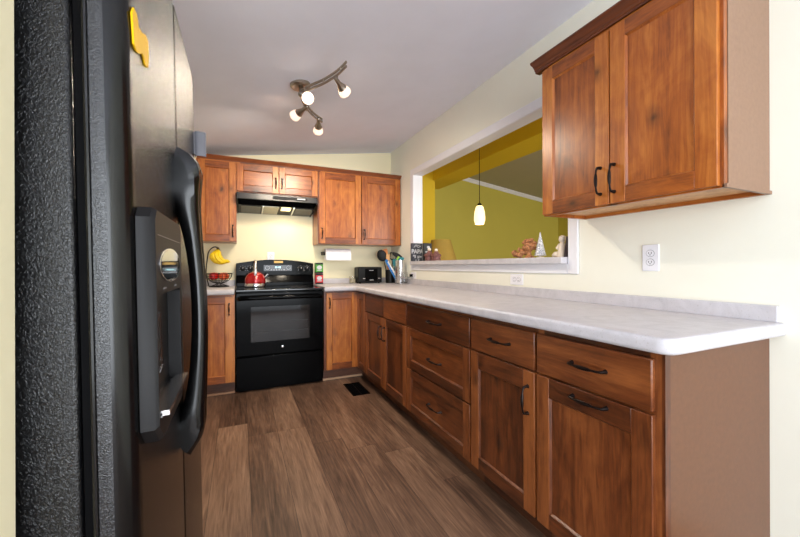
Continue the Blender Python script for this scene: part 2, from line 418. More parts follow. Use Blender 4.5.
# ------------------------------------------------------------------ cabinets
def ub(mm, o, pl, u0, u1, v0, v1, w0, w1, mat=0, grain='z', tone=None):
    """o: 'R' faces -x (u along y), 'B' faces -y (u along x); w outward from plane"""
    if o == 'R': return mm.box(pl-w1, pl-w0, u0, u1, v0, v1, mat, {'u': 'y', 'z': 'z'}[grain], tone)
    return mm.box(u0, u1, pl-w1, pl-w0, v0, v1, mat, {'u': 'x', 'z': 'z'}[grain], tone)
def shaker(mm, o, pl, u0, u1, v0, v1, st=.06, tr=.06, br=.06, th=.018, horiz=False, boards=1):
    ub(mm, o, pl, u0, u0+st, v0, v1, 0, th, tone=R_.uniform(.55, 1)); ub(mm, o, pl, u1-st, u1, v0, v1, 0, th, tone=R_.uniform(.55, 1))
    ub(mm, o, pl, u0+st, u1-st, v0, v0+br, 0, th, grain='u', tone=R_.uniform(0, .25)); ub(mm, o, pl, u0+st, u1-st, v1-tr, v1, 0, th, grain='u', tone=R_.uniform(.05, .35))
    a, b, c, d = u0+st, u1-st, v0+br, v1-tr; pw = th-.010
    base = R_.uniform(.3, .7)
    if horiz: ub(mm, o, pl, a, b, c, d, 0, pw, grain='u', tone=base)
    else:
        cuts = [a+(b-a)*(i+(R_.uniform(-.2, .2) if 0 < i < boards else 0))/boards for i in range(boards+1)]
        for i in range(boards): ub(mm, o, pl, cuts[i], cuts[i+1], c, d, 0, pw, tone=base+R_.uniform(-.14, .14))
    ch = .007
    def wedge(pts):
        if o == 'R': q = [(pl-w, u, v) for u, v, w in pts]
        else: q = [(u, pl-w, v) for u, v, w in pts]
        vs_ = [mm.bm.verts.new(p) for p in q]
        fs = [mm.bm.faces.new([vs_[i] for i in k]) for k in ((0, 1, 4, 3), (1, 2, 5, 4), (2, 0, 3, 5), (0, 2, 1), (3, 4, 5))]
        bmesh.ops.recalc_face_normals(mm.bm, faces=fs); mm._fin(vs_, fs, 0, 'z', .5)
    w0, w1 = pw-.001, th-.0015
    wedge([(a, c, w0), (a, c, w1), (a, c+ch, w0), (b, c, w0), (b, c, w1), (b, c+ch, w0)])
    wedge([(a, d, w0), (a, d, w1), (a, d-ch, w0), (b, d, w0), (b, d, w1), (b, d-ch, w0)])
    wedge([(a, c, w0), (a, c, w1), (a+ch, c, w0), (a, d, w0), (a, d, w1), (a+ch, d, w0)])
    wedge([(b, c, w0), (b, c, w1), (b-ch, c, w0), (b, d, w0), (b, d, w1), (b-ch, d, w0)])
def handle(parent, o, pl, u, v, L=.12, vert=False):
    mm = M('bronze'); h = L/2
    pts = [(-h, .0, .0085), (-h, .012, .006), (-h+.002, .022, .005), (-h+.012, .027, .0042), (-h*.55, .029, .0036), (-h*.35, .030, .0062), (-h*.1, .031, .0072), (h*.1, .031, .0072), (h*.35, .030, .0062), (h*.55, .029, .0036), (h-.012, .027, .0042), (h-.002, .022, .005), (h, .012, .006), (h, .0, .0085)]
    P = []
    for s_, w, r in pts:
        uu, vv = (u, v+s_) if vert else (u+s_, v)
        P.append((pl-w, uu, vv) if o == 'R' else (uu, pl-w, vv))
    mm.tube(P, [p[2]*.95 for p in pts], seg=8)
    return rest('handle', mm, parent)
def carcass(o, ff, back, u0, u1, v0, v1, mat, opens=()):
    mm = M([mat, 'wood_pale'])
    ub(mm, o, ff, u0, u1, v0, v1, -(back), -.02, 0, tone=.4)
    ub(mm, o, ff, u0, u0+.03, v0, v1, -.02, 0); ub(mm, o, ff, u1-.03, u1, v0, v1, -.02, 0)
    ub(mm, o, ff, u0+.03, u1-.03, v1-.035, v1, -.02, 0, grain='u'); ub(mm, o, ff, u0+.03, u1-.03, v0, v0+.025, -.02, 0, grain='u')
    for c in opens: ub(mm, o, ff, u0+.03, u1-.03, c-.02, c+.02, -.02, 0, grain='u')
    return mm
CB = .112
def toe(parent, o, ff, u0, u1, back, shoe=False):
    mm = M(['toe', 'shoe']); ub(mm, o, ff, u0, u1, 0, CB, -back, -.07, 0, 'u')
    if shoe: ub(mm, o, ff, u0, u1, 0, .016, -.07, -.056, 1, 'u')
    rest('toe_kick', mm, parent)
def rel(o): return o
# right run ------------------------------------------------------------------
def rc(label, y0, y1):
    return thing('base_cabinet', label, 'cabinet', ((XFF+XW)/2, (y0+y1)/2, 0), 'base cabinets under the long counter')
BD = XW-XFF-.001
# 1 double cabinet
y0, y1 = 2.252, 3.148
c = rc('brown two-door base cabinet with two small drawers, beside the corner cabinet', y0, y1)
rest('carcass', carcass('R', XFF, BD, y0, y1, CB, CU-.001, 'wood_base_shaded', (.70,)), c); toe(c, 'R', XFF, y0, y1, BD)
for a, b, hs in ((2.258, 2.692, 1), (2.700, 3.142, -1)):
    mm = M('wood_base_shaded'); ub(mm, 'R', XFF, a, b, .704, .856, 0, .018, grain='u'); d = rest('drawer', mm, c, .004)
    mm = M('wood_base_shaded'); shaker(mm, 'R', XFF, a, b, .118, .695); d = rest('door', mm, c, .0015)
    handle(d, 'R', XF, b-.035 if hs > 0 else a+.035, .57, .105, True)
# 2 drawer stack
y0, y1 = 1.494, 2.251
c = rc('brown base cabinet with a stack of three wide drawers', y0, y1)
rest('carcass', carcass('R', XFF, BD, y0, y1, CB, CU-.001, 'wood_base_shaded', (.70, .415)), c); toe(c, 'R', XFF, y0, y1, BD)
mm = M('wood_base_shaded'); ub(mm, 'R', XFF, y0+.006, y1-.006, .704, .856, 0, .018, grain='u', tone=.15); d = rest('drawer', mm, c, .004); handle(d, 'R', XF, 1.85, .78, .14)
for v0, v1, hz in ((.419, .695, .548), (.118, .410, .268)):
    mm = M('wood_base_shaded'); shaker(mm, 'R', XFF, y0+.006, y1-.006, v0, v1, horiz=True, tr=.055, br=.055); d = rest('drawer', mm, c, .0015); handle(d, 'R', XF, 1.85, hz, .14)
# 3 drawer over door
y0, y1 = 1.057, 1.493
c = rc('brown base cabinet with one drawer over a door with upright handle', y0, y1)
rest('carcass', carcass('R', XFF, BD, y0, y1, CB, CU-.001, 'wood_base_shaded', (.70,)), c); toe(c, 'R', XFF, y0, y1, BD)
mm = M('wood_base_shaded'); ub(mm, 'R', XFF, y0+.006, y1-.006, .704, .856, 0, .018, grain='u', tone=.6); d = rest('drawer', mm, c, .004); handle(d, 'R', XF, 1.265, .782, .125)
mm = M('wood_base_shaded'); shaker(mm, 'R', XFF, y0+.006, y1-.006, .118, .695, tr=.08); d = rest('door', mm, c, .0015); handle(d, 'R', XF, 1.097, .578, .11, True)
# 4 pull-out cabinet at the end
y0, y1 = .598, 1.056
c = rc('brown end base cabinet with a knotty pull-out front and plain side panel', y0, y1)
rest('carcass', carcass('R', XFF, BD, y0+.006, y1, CB, CU-.001, 'wood_base_shaded', (.70,)), c); toe(c, 'R', XFF, y0+.006, y1, BD)
mm = M('wood_base_shaded'); ub(mm, 'R', XFF, y0+.022, y1-.006, .704, .856, 0, .018, grain='u', tone=.65); d = rest('drawer', mm, c, .004); handle(d, 'R', XF, .823, .782, .125)
mm = M('wood_base_shaded'); shaker(mm, 'R', XFF, y0+.022, y1-.006, .118, .695, tr=.075); d = rest('door', mm, c, .0015); handle(d, 'R', XF, .82, .666, .125)
mm = M(['lam_brown', 'wood_base_shaded']); mm.box(XFF+.024, XW-.001, y0, y0+.006, 0, CU-.001); mm.box(XFF, XFF+.024, y0-.003, y0+.006, 0, CU-.001, 1, tone=.3)
e = rest('end_panel', mm, c); e['label'] = 'plain brown laminate side panel'
# corner cabinet
c = thing('base_cabinet', 'corner base cabinet with an angled two-leaf door between stove and long run', 'cabinet', (1.3, 3.6, 0))
mm = M('wood_base_shaded'); L_ = [(.736, YFF), (XFF, YFF), (XFF, 3.149), (XW-.001, 3.149), (XW-.001, YB-.001), (.736, YB-.001)]
mm.prism(L_, 'z', CB, CU-.001, grain='z', tone=.4); rest('carcass', mm, c)
mm = M(['toe', 'shoe']); mm.prism([(.736, YFF+.07), (XFF+.07, YFF+.07), (XFF+.07, 3.149), (XW-.001, 3.149), (XW-.001, YB-.001), (.736, YB-.001)], 'z', 0, CB, grain='x')
mm.box(.736, XFF+.056, YFF+.056, YFF+.07, 0, .016, 1, 'x'); rest('toe_kick', mm, c)
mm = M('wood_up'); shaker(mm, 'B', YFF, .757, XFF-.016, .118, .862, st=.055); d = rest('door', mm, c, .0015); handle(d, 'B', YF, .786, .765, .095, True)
mm = M('wood_base_shaded'); shaker(mm, 'R', XFF, 3.154, YFF-.022, .118, .862, st=.05); rest('door', mm, c, .0015)
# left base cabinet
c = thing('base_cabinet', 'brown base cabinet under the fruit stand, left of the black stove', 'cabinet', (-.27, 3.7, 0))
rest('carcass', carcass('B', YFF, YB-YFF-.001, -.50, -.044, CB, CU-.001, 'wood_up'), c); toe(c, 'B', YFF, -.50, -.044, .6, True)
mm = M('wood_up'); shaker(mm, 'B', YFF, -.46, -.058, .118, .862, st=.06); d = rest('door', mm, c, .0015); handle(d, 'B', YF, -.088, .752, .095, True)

# wall cabinets, rear wall ------------------------------------------------------
def uc(label, u0, u1, v0):
    c = thing('wall_cabinet', label, 'cabinet', ((u0+u1)/2, (YUF+YB)/2, v0), 'wall cabinets around the range hood')
    rest('carcass', carcass('B', YUF, YB-YUF-.001, u0, u1, v0, 2.125, 'wood_up'), c); return c
UZ = 1.371
UZB = 1.358
c = uc('single-door wall cabinet above the bananas', -.365, -.031, UZB)
mm = M('wood_up'); shaker(mm, 'B', YUF, -.350, -.036, UZB+.006, 2.110, st=.055); d = rest('door', mm, c, .0015); handle(d, 'B', YU, -.062, 1.46, .105, True)
c = uc('short two-door wall cabinet directly above the range hood', -.0305, .7435, 1.84)
for a, b, hx in ((-.024, .352, .326), (.359, .738, .385)):
    mm = M('wood_up'); shaker(mm, 'B', YUF, a, b, 1.848, 2.110, st=.055, horiz=True); d = rest('door', mm, c, .0015); handle(d, 'B', YU, hx, 1.95, .1, True)
c = uc('tall two-door wall cabinet above the paper towels and toaster', .744, 1.697, UZB)
for a, b, hx in ((.756, 1.213, .783), (1.221, 1.688, 1.247)):
    mm = M('wood_up'); shaker(mm, 'B', YUF, a, b, UZB+.006, 2.110, st=.062, tr=.065); d = rest('door', mm, c, .0015); handle(d, 'B', YU, hx, 1.47, .105, True)
mm = M('crown')
mm.prism([(YUF, 2.126), (YUF-.008, 2.126), (YUF-.012, 2.138), (YUF-.028, 2.152), (YUF-.032, 2.163), (YB-.001, 2.163), (YB-.001, 2.126)], 'x', -.36, XW-.001, grain='x')
tag(rest('crown_molding', mm, None, .001), 'dark wood crown strip along the cabinet tops above the stove wall', 'molding')

# wall cabinet, right wall --------------------------------------------------------
uy0, uy1, ut = .596, 1.328, 2.112
c = thing('wall_cabinet', 'large two-door wall cabinet hanging above the long counter', 'cabinet', (1.55, .96, UZ))
mm = M(['wood_up', 'wood_pale', 'crown'])
mm.box(XUF+.02, XW-.001, uy0+.006, uy1-.018, UZ+.016, ut, 1); mm.box(XUF+.02, XW-.001, uy1-.018, uy1, UZ, ut, 0)
mm.box(XW-.02, XW-.001, uy0+.006, uy1-.018, UZ, UZ+.016, 0, 'y')
for a in ((uy0+.002, uy0+.034, UZ, ut), (uy1-.03, uy1, UZ, ut)): mm.box(XUF, XUF+.02, *a)
mm.box(XUF, XUF+.02, uy0+.034, uy1-.03, UZ, UZ+.03, 0, 'y'); mm.box(XUF, XUF+.02, uy0+.034, uy1-.03, ut-.03, ut, 0, 'y')
mm.box(XUF, XUF+.02, .955, .985, UZ+.03, ut-.03)
rest('carcass', mm, c)
for a, b, hy in ((.608, .966, .948), (.972, 1.322, 1.008)):
    mm = M('wood_up'); shaker(mm, 'R', XUF, a, b, UZ+.006, 2.094, st=.062, tr=.06, br=.062); d = rest('door', mm, c, .0015)
    handle(d, 'R', XU, hy, 1.478, .11, True)
mm = M(['lam_tan']); mm.box(XUF+.022, XW-.001, uy0, uy0+.006, UZ+.012, ut); mm.box(XUF, XW-.001, uy0-.006, uy0+.006, UZ, UZ+.012)
e = rest('end_panel', mm, c); e['label'] = 'plain tan laminate side panel'
mm = M('crown')
pf = [(0, 0), (.010, 0), (.010, .008), (.016, .012), (.018, .020), (.032, .032), (.040, .034), (.046, .040), (.046, .047), (-.02, .047), (-.02, 0)]
mm.prism([(XUF-a, ut+b) for a, b in pf], 'y', uy0-.03, uy1+.046, grain='y')
mm.prism([(uy1+a, ut+b) for a, b in pf], 'x', XUF, XW-.001, grain='x')
rest('crown', mm, c)

# ------------------------------------------------------------------ countertops
def bullnose(mm, edges_test, off=.017):
    es = [e for e in mm.bm.edges if edges_test(e)]
    bmesh.ops.bevel(mm.bm, geom=es, offset=off, segments=4, profile=.6, affect='EDGES')
c = thing('countertop', 'long pale laminate worktop running into the corner beside the stove', 'countertop', (1.37, 2.3, CU))
mm = M('counter'); xe, ye = 1.040, .555
poly = [(XW-.001, ye), (XW-.001, YB-.001), (.736, YB-.001), (.736, 3.370), (xe-.025, 3.370), (xe, 3.335)]
r = .045; poly += [(xe+r-r*math.cos(t), ye+r-r*math.sin(t)) for t in [i*math.pi/8 for i in range(5)]]
mm.prism(poly, 'z', CU, CT)
def tst(e):
    a, b = e.verts[0].co, e.verts[1].co
    if abs(a.z-b.z) > .001: return False
    on = lambda p: (p.x < xe+.06 and p.y < 3.345) or p.y < ye+.001 or (p.y < 3.371)
    return on(a) and on(b) and not (abs(a.x-.736) < .001 and abs(b.x-.736) < .001) and (min(a.x, b.x) < XW-.01 or False)
bullnose(mm, tst)
rest('slab', mm, c)
mm = M('counter'); mm.box(XW-.02, XW-.001, .572, YB-.001, CT, .982); mm.box(.736, XW-.02, YB-.02, YB-.001, CT, .982); rest('backsplash', mm, c, .002)
c = thing('countertop', 'short pale worktop left of the stove under the fruit stand', 'countertop', (-.27, 3.7, CU))
mm = M('counter'); mm.prism([(-.50, 3.370), (-.50, YB-.001), (-.046, YB-.001), (-.046, 3.370)], 'z', CU, CT)
bullnose(mm, lambda e: abs(e.verts[0].co.y-3.37) < .001 and abs(e.verts[1].co.y-3.37) < .001 and abs(e.verts[0].co.z-e.verts[1].co.z) < .001)
rest('slab', mm, c)
mm = M('counter'); mm.box(-.50, -.046, YB-.02, YB-.001, CT, .982); rest('backsplash', mm, c, .002)

# ------------------------------------------------------------------ refrigerator
FX, FY0, FYS, FY1, FT = -.147, .640, 1.100, 1.545, 1.825
fr = thing('refrigerator', 'black side-by-side refrigerator with ice dispenser and curved handles', 'refrigerator', (-.5, 1.09, 0))
mm = M(['fr_side', 'rub']); mm.box(-.90, -.211, FY0+.002, FY1-.002, .03, 1.79); mm.box(-.86, -.24, FY0+.03, FY1-.03, 0, .03, 1); rest('body', mm, fr, .006)
mm = M('rub'); mm.box(-.2105, -.196, FY0+.012, FY1-.012, .09, 1.78); rest('gasket', mm, fr)
mm = M('rub'); mm.box(-.2055, -.17, FY0+.02, FY1-.02, .01, .085); rest('kick_grille', mm, fr)
def rdoor(y0, y1, near):
    # rounded front edges: outline in the x,y plane
    R1 = .036 if near else .012; R2 = .012 if near else .030
    pts = [(-.195, y0), (FX-R1, y0)]
    pts += [(FX-R1+R1*math.sin(t), y0+R1-R1*math.cos(t)) for t in [i*math.pi/12 for i in range(1, 7)]]
    pts += [(FX-R2+R2*math.cos(t), y1-R2+R2*math.sin(t)) for t in [i*math.pi/12 for i in range(0, 7)]]
    pts += [(-.195, y1)]
    mm = M(['fr_door', 'dside', 'fr_gloss']); a, b, fs = mm.prism(pts, 'z', .095, FT, 0, smooth=True)
    for f in fs:
        n_ = f.normal
        if n_.y < -.95 and near: f.material_index = 1
        elif n_.y < -.2 and near: f.material_index = 2
    return rest('door', mm, fr, 0)
d1 = rdoor(FY0, FYS-.003, True); d2 = rdoor(FYS+.003, FY1, False)
mm = M('fr_gloss'); mm.cyl((FX-.047, FY0-.001, .1), (FX-.047, FY0-.001, FT-.005), .0035, seg=8); rest('edge_trim', mm, d1)
def fhandle(parent, y):
    mm = M('fr_gloss')
    K = [(-.158, 1.375, .066), (-.143, 1.368, .058), (-.133, 1.335, .042), (-.124, 1.285, .029), (-.114, 1.21, .021), (-.106, 1.12, .0175), (-.102, 1.02, .017), (-.1035, .92, .018), (-.110, .82, .021), (-.120, .745, .028), (-.133, .700, .040), (-.158, .675, .052)]
    P = cat_rom([(x, y, z) for x, z, r in K], 4); rr = [p.x for p in cat_rom([(r, 0, 0) for x, z, r in K], 4)]
    mm.tube(P, rr, seg=16, flat=((0, 1, 0), .9)); 
    for v in mm.bm.verts: v.co.y = y+max(-.0245, min(.0245, v.co.y-y)); v.co.x = max(v.co.x, -.150)
    rest('handle', mm, parent)
fhandle(d1, FYS-.025); fhandle(d2, FYS+.026)
# dispenser
dy0, dy1, dz0, dz1, dx = .668, .938, .838, 1.222, -.1215
mm = M('fr_grey')
OUT = [(dy0, .868), (dy0, 1.205), (dy0+.016, dz1), (dy1-.012, dz1), (dy1, dz1-.012), (dy1, .868), (dy1-.03, dz0), (dy0+.03, dz0)]
INN = [(dy0+.012, .886), (dy0+.012, 1.074), (dy0+.018, 1.08), (dy1-.036, 1.08), (dy1-.030, 1.074), (dy1-.030, .886), (dy1-.036, .880), (dy0+.018, .880)]
mm.rings([[(x, y, z) for y, z in L] for x, L in ((FX+.0005, OUT), (dx-.006, OUT), (dx, [(y+(.004 if y < .8 else -.004), z+(.004 if z < 1 else -.004)) for y, z in OUT]), (dx, INN), (FX+.0005, INN))], closed=True, smooth=False)
dp = rest('dispenser', mm, d1)
mm = M('blackm'); mm.box(FX+.0003, FX+.002, dy0+.013, dy1-.031, .881, 1.079); rest('alcove', mm, dp)
mm = M('chrome'); mm.hexa([(FX+.002, dy0+.014, dz0+.043), (dx+.002, dy0+.014, dz0+.043), (dx+.002, dy1-.033, dz0+.043), (FX+.002, dy1-.033, dz0+.043), (FX+.002, dy0+.014, dz0+.046), (dx+.002, dy0+.014, dz0+.050), (dx+.002, dy1-.033, dz0+.050), (FX+.002, dy1-.033, dz0+.046)])
mm.box(dx-.012, dx+.012, dy0+.014, dy1-.032, .884, .892); rest('drip_tray', mm, dp)
mm = M('glass'); mm.prism([(.76, 1.04), (.79, 1.04), (.80, .94), (.775, .93)], 'x', FX+.004, FX+.010); rest('paddle', mm, dp)
mm = M(['chrome', 'mirror']); E_ = lambda k, n=32: [(.797+.108*k*math.cos(2*math.pi*i/n), 1.128+.031*k*math.sin(2*math.pi*i/n)+.001) for i in range(n)]
mm.prism(E_(1), 'x', dx-.001, dx+.0022, 0); mm.prism(E_(.93), 'x', dx+.0022, dx+.0028, 1); o = rest('control_oval', mm, dp); o['label'] = 'silver-rimmed mirror oval'
mm = M('slot')
for y in (.74, .85): mm.box(dx, dx+.0008, y-.012, y+.012, 1.087, 1.0895)
mm.box(dx, dx+.0006, dy0+.02, dy1-.015, 1.178, 1.1792); rest('button_row', mm, dp)
# magnet and clip
mp = [(.66, 1.522), (.672, 1.537), (.689, 1.538), (.70, 1.524), (.722, 1.528), (.747, 1.539), (.763, 1.538), (.768, 1.528), (.766, 1.508), (.762, 1.490), (.750, 1.484), (.737, 1.482), (.730, 1.490), (.720, 1.492), (.70, 1.480), (.68, 1.474), (.667, 1.478), (.664, 1.502)]
mm = M('magnet'); mm.prism([(y*1.01, 1.114+(z-1.125)*1.02) for y, z in mp], 'x', FX+.0003, FX+.0035); MAG = tag(rest('magnet', mm, None, .001), 'yellow novelty magnet high on the black refrigerator door', 'magnet')
mm = M('slot'); mm.box(FX+.0003, FX+.004, 1.492, 1.538, 1.540, 1.622); mm.prism(cat_rom([(FX+.004, 1.499), (FX+.012, 1.495), (FX+.028, 1.497), (FX+.040, 1.503)], 3)+[(FX+.040, 1.507), (FX+.028, 1.501), (FX+.012, 1.499), (FX+.004, 1.503)], 'z', 1.535, 1.626)
CLP = tag(rest('magnetic_clip', mm, None, .001), 'grey magnetic clip sticking out from the refrigerator door edge', 'clip')

# the refrigerator leans back slightly; the things stuck on its door lean with it
TILT = Matrix.Translation((0, 0, 1.125)) @ Matrix.Rotation(-.017, 4, 'Y') @ Matrix.Translation((0, 0, -1.125))
for o in (fr, MAG, CLP): o.matrix_world = TILT @ Matrix.Translation(o.location)

# ------------------------------------------------------------------ range
rl, rr_ = -.038, .732
rg = thing('stove', 'black freestanding electric stove with glass oven door and arched control panel', 'stove', (.34, 3.72, 0))
mm = M('black'); mm.box(rl+.002, rr_-.002, 3.45, 4.01, .012, .895); mm.box(rl+.03, rr_-.03, 3.47, 3.99, 0, .012); rest('body', mm, rg, .003)
mm = M('cglass'); mm.box(rl, rr_, 3.405, 3.935, .897, .917); ck = rest('cooktop', mm, rg, .006, 3)
mm = M('slotd')
for x, y, r in ((.16, 3.56, .105), (.16, 3.80, .085), (.53, 3.56, .085), (.53, 3.80, .105)):
    mm = M('slotd')
    for q in (r,):
        mm.tube([(x+q*math.cos(2*math.pi*i/40), y+q*math.sin(2*math.pi*i/40), .9172) for i in range(40)], .0009, seg=4, closed=True)
    rest('burner_ring', mm, ck)
# backguard
mm = M('black'); n = 16
top = [(rl+(rr_-rl)*i/n, 1.152+.040*(1-(2*i/n-1)**2)) for i in range(n+1)]
mm.prism([(rl, 1.03)]+top+[(rr_, 1.03)], 'y', 3.935, 4.012); mm.box(rl, rr_, 3.915, 4.012, .918, .955)
mm.hexa([(rl, 3.915, .955), (rr_, 3.915, .955), (rr_, 4.012, .955), (rl, 4.012, .955), (rl, 3.947, 1.03), (rr_, 3.947, 1.03), (rr_, 4.012, 1.03), (rl, 4.012, 1.03)])
bk = rest('control_panel', mm, rg, .003)
for x in (.025, .095, .600, .665):
    mm = M(['blackm', 'mark']); mm.lathe([(.024, 0), (.023, .006), (.019, .008), (.017, .024), (.013, .026)], (x, 3.935, 1.10), 0, 20, (0, -1, 0))
    mm.box(x-.002, x+.002, 3.908, 3.935-.024, 1.10, 1.116, 1); k = rest('knob', mm, bk)
    mm = M('mark')
    for t in range(-3, 4):
        a = math.radians(t*42+90); mm.box(x+.031*math.cos(a)-.0022, x+.031*math.cos(a)+.0022, 3.934, 3.9352, 1.10+.031*math.sin(a)-.0022, 1.10+.031*math.sin(a)+.0022)
    rest('dial_marks', mm, bk)
mm = M(['oglass', 'mark']); mm.box(.225, .505, 3.932, 3.936, 1.075, 1.135)
for cx in (.26, .47):
    mm.tube([(cx+.020*math.cos(2*math.pi*i/20), 3.9315, 1.108+.020*math.sin(2*math.pi*i/20)) for i in range(20)], .0014, 1, 4, closed=True)
for x in (.30, .325, .35, .375, .40, .425): mm.box(x-.006, x+.006, 3.931, 3.933, 1.083, 1.088, 1)
dsp = rest('display', mm, bk)
MT['digit'] = glow('clock_glow', (170, 225, 235), 1.6)
mm = M('digit')
for x in (.340, .353, .374, .387): mm.box(x-.0045, x+.0045, 3.9312, 3.932, 1.104, 1.120)
rest('clock_display', mm, dsp)
mm = M('gold'); mm.box(.325, .415, 3.9335, 3.9352, 1.158, 1.180); o = rest('badge', mm, bk); o['label'] = 'gold sticker'
# oven door
mm = M('black'); mm.box(rl+.003, rr_-.003, 3.410, 3.449, .325, .888); od = rest('door', mm, rg, .006, 3)
mm = M('oglass'); mm.box(.085, .60, 3.4075, 3.411, .445, .760); w_ = rest('window', mm, od, .001)
mm = M('slotd')
for z in (.53, .62):
    mm.box(.10, .585, 3.4067, 3.4076, z, z+.003)
rest('oven_racks', mm, w_)
mm = M('black'); mm.tube(cat_rom([(rl+.03, 3.412, .832), (rl+.03, 3.375, .838), (rl+.08, 3.352, .842), (.34, 3.345, .844), (rr_-.08, 3.352, .842), (rr_-.03, 3.375, .838), (rr_-.03, 3.412, .832)], 6), .0145, seg=12, flat=((0, 0, 1), 1.25)); rest('handle', mm, od)
mm = M(['chrome', 'slotd']); mm.lathe([(.0115, 0), (.0115, .002), (.010, .0026)], (.355, 3.410, .385), 0, 24, (0, -1, 0))
mm.tube([(.355+.0085*math.cos(2*math.pi*i/24), 3.4072, .385+.0085*math.sin(2*math.pi*i/24)) for i in range(24)], .0006, 1, 4, closed=True)
mm.tube(cat_rom([(.350, 3.4072, .388), (.3525, 3.4072, .390), (.352, 3.4072, .382), (.356, 3.4072, .382), (.3555, 3.4072, .388), (.3585, 3.4072, .390), (.359, 3.4072, .384)], 4), .0005, 1, 4)
rest('emblem', mm, od)
mm = M('black'); mm.box(rl+.003, rr_-.003, 3.412, 3.449, .045, .315); rest('drawer', mm, rg, .006, 3)

# ------------------------------------------------------------------ range hood
h = thing('range_hood', 'black under-cabinet range hood with lit lamp above the stove', 'range hood', (.36, 3.77, 1.675))
hx0, hx1 = -.027, .722
mm = M(['hoodm', 'black'])
mm.prism([(YB-.001, 1.838), (3.72, 1.838), (3.635, 1.818), (3.63, 1.762), (3.64, 1.759), (3.66, 1.768), (3.72, 1.768), (3.74, 1.722), (YB-.001, 1.678)], 'x', hx0+.012, hx1-.012)
for a, b in ((hx0, hx0+.0119), (hx1-.0119, hx1)): mm.prism([(YB-.001, 1.839), (3.72, 1.839), (3.632, 1.819), (3.628, 1.758), (3.74, 1.714), (YB-.001, 1.671)], 'x', a, b)
for f in mm.bm.faces:
    f.normal_update()
    if f.normal.z < -.3 or abs(f.normal.x) > .9: f.material_index = 1
rest('shell', mm, h, .002)
mm = M(['fr_grey', 'mark']); mm.box(.29, .62, 3.626, 3.6325, 1.775, 1.806)
for x in (.33, .36): mm.box(x, x+.02, 3.6245, 3.627, 1.782, 1.800)
mm.lathe([(.009, 0), (.008, .008)], (.42, 3.627, 1.791), 0, 16, (0, -1, 0))
mm.box(.52, .60, 3.6252, 3.6265, 1.785, 1.797, 1); rest('control_strip', mm, h)
def under(y): return 1.722+(1.678-1.722)*(y-3.74)/(4.029-3.74)
def slab_under(mm, x0, x1, y0, y1, th, mat=0):
    mm.hexa([(x0, y0, under(y0)-th), (x1, y0, under(y0)-th), (x1, y1, under(y1)-th), (x0, y1, under(y1)-th), (x0, y0, under(y0)+.001), (x1, y0, under(y0)+.001), (x1, y1, under(y1)+.001), (x0, y1, under(y1)+.001)], mat)
for a, b in ((.012, .19), (.525, .705)): mm = M('oglass'); slab_under(mm, a, b, 3.76, 4.0, .005); rest('underside_panel', mm, h)
mm = M('filter'); slab_under(mm, .22, .36, 3.745, 4.0, .006); rest('filter', mm, h)
for x in (.205, .500): mm = M('chrome'); slab_under(mm, x, x+.013, 3.745, 4.0, .008); rest('filter_rail', mm, h)
mm = M('lens'); slab_under(mm, .385, .478, 3.75, 3.86, .006); rest('lamp_lens', mm, h)
l = bpy.data.lights.new('hood_lamp', 'AREA'); l.size = .12; l.energy = 1.1; l.color = (1, .88, .62)
o = bpy.data.objects.new('hood_lamp', l); COL.objects.link(o); o.parent = h; o.location = Vector((.43, 3.80, 1.685))-WL[h.name]

# ------------------------------------------------------------------ kettle
KX = .137
k = thing('kettle', 'shiny red kettle with steel base on the rear left burner', 'kettle', (KX, 3.80, .917))
c0 = (KX, 3.80, .918)
mm = M('redk'); mm.lathe([(.096, .036), (.099, .055), (.095, .085), (.082, .118), (.056, .142), (.028, .150)], c0, 0, 32); rest('body', mm, k)
mm = M('chrome'); mm.lathe([(.088, 0), (.098, .004), (.101, .02), (.096, .038), (.09, .04)], c0, 0, 32); rest('base', mm, k)
mm = M('chrome'); mm.lathe([(.030, .149), (.028, .156), (.010, .160), (.007, .168), (.011, .175), (.008, .181), (.001, .183)], c0, 0, 20); rest('lid', mm, k)
mm = M('chrome'); mm.tube([(KX+.07, 3.80, 1.00), (KX+.10, 3.79, 1.02), (KX+.118, 3.785, 1.045)], [.016, .013, .010], seg=12); rest('spout', mm, k)
mm = M(['chrome', 'blackm']); yy = 3.80
mm.tube(cat_rom([(KX, yy-.075, 1.018), (KX, yy-.080, 1.075), (KX, yy-.066, 1.14), (KX, yy-.03, 1.178), (KX, yy+.03, 1.178), (KX, yy+.066, 1.13), (KX, yy+.078, 1.07), (KX, yy+.074, 1.018)], 6), .0075, 0, 10, flat=((1, 0, 0), 1.7)); rest('handle', mm, k)

# ------------------------------------------------------------------ fruit stand
fx, fy, fz = -.185, 3.84, CT
fs_ = thing('fruit_stand', 'black wire fruit stand with bowl and banana hook', 'fruit stand', (fx, fy, fz))
mm = M('blackm'); mm.tube([(fx+.085*math.cos(2*math.pi*i/28), fy+.085*math.sin(2*math.pi*i/28), fz+.006) for i in range(28)], .006, seg=6, closed=True)
for t in range(4):
    a = t*math.pi/2+.4; mm.tube([(fx+.085*math.cos(a), fy+.085*math.sin(a), fz+.006), (fx+.04*math.cos(a), fy+.04*math.sin(a), fz+.022), (fx, fy, fz+.04)], .004, seg=6)
rest('base', mm, fs_)
mm = M('blackm'); brr = .115
def bowl_r(t): return .03+(brr-.03)*math.sin(t*math.pi/2)**.8
for j in range(6):
    t = j/5; z = fz+.036+.092*t**1.3; rr2 = bowl_r(t)
    mm.tube([(fx+rr2*math.cos(2*math.pi*i/32), fy+rr2*math.sin(2*math.pi*i/32), z) for i in range(32)], .0045 if j == 5 else .002, seg=5, closed=True)
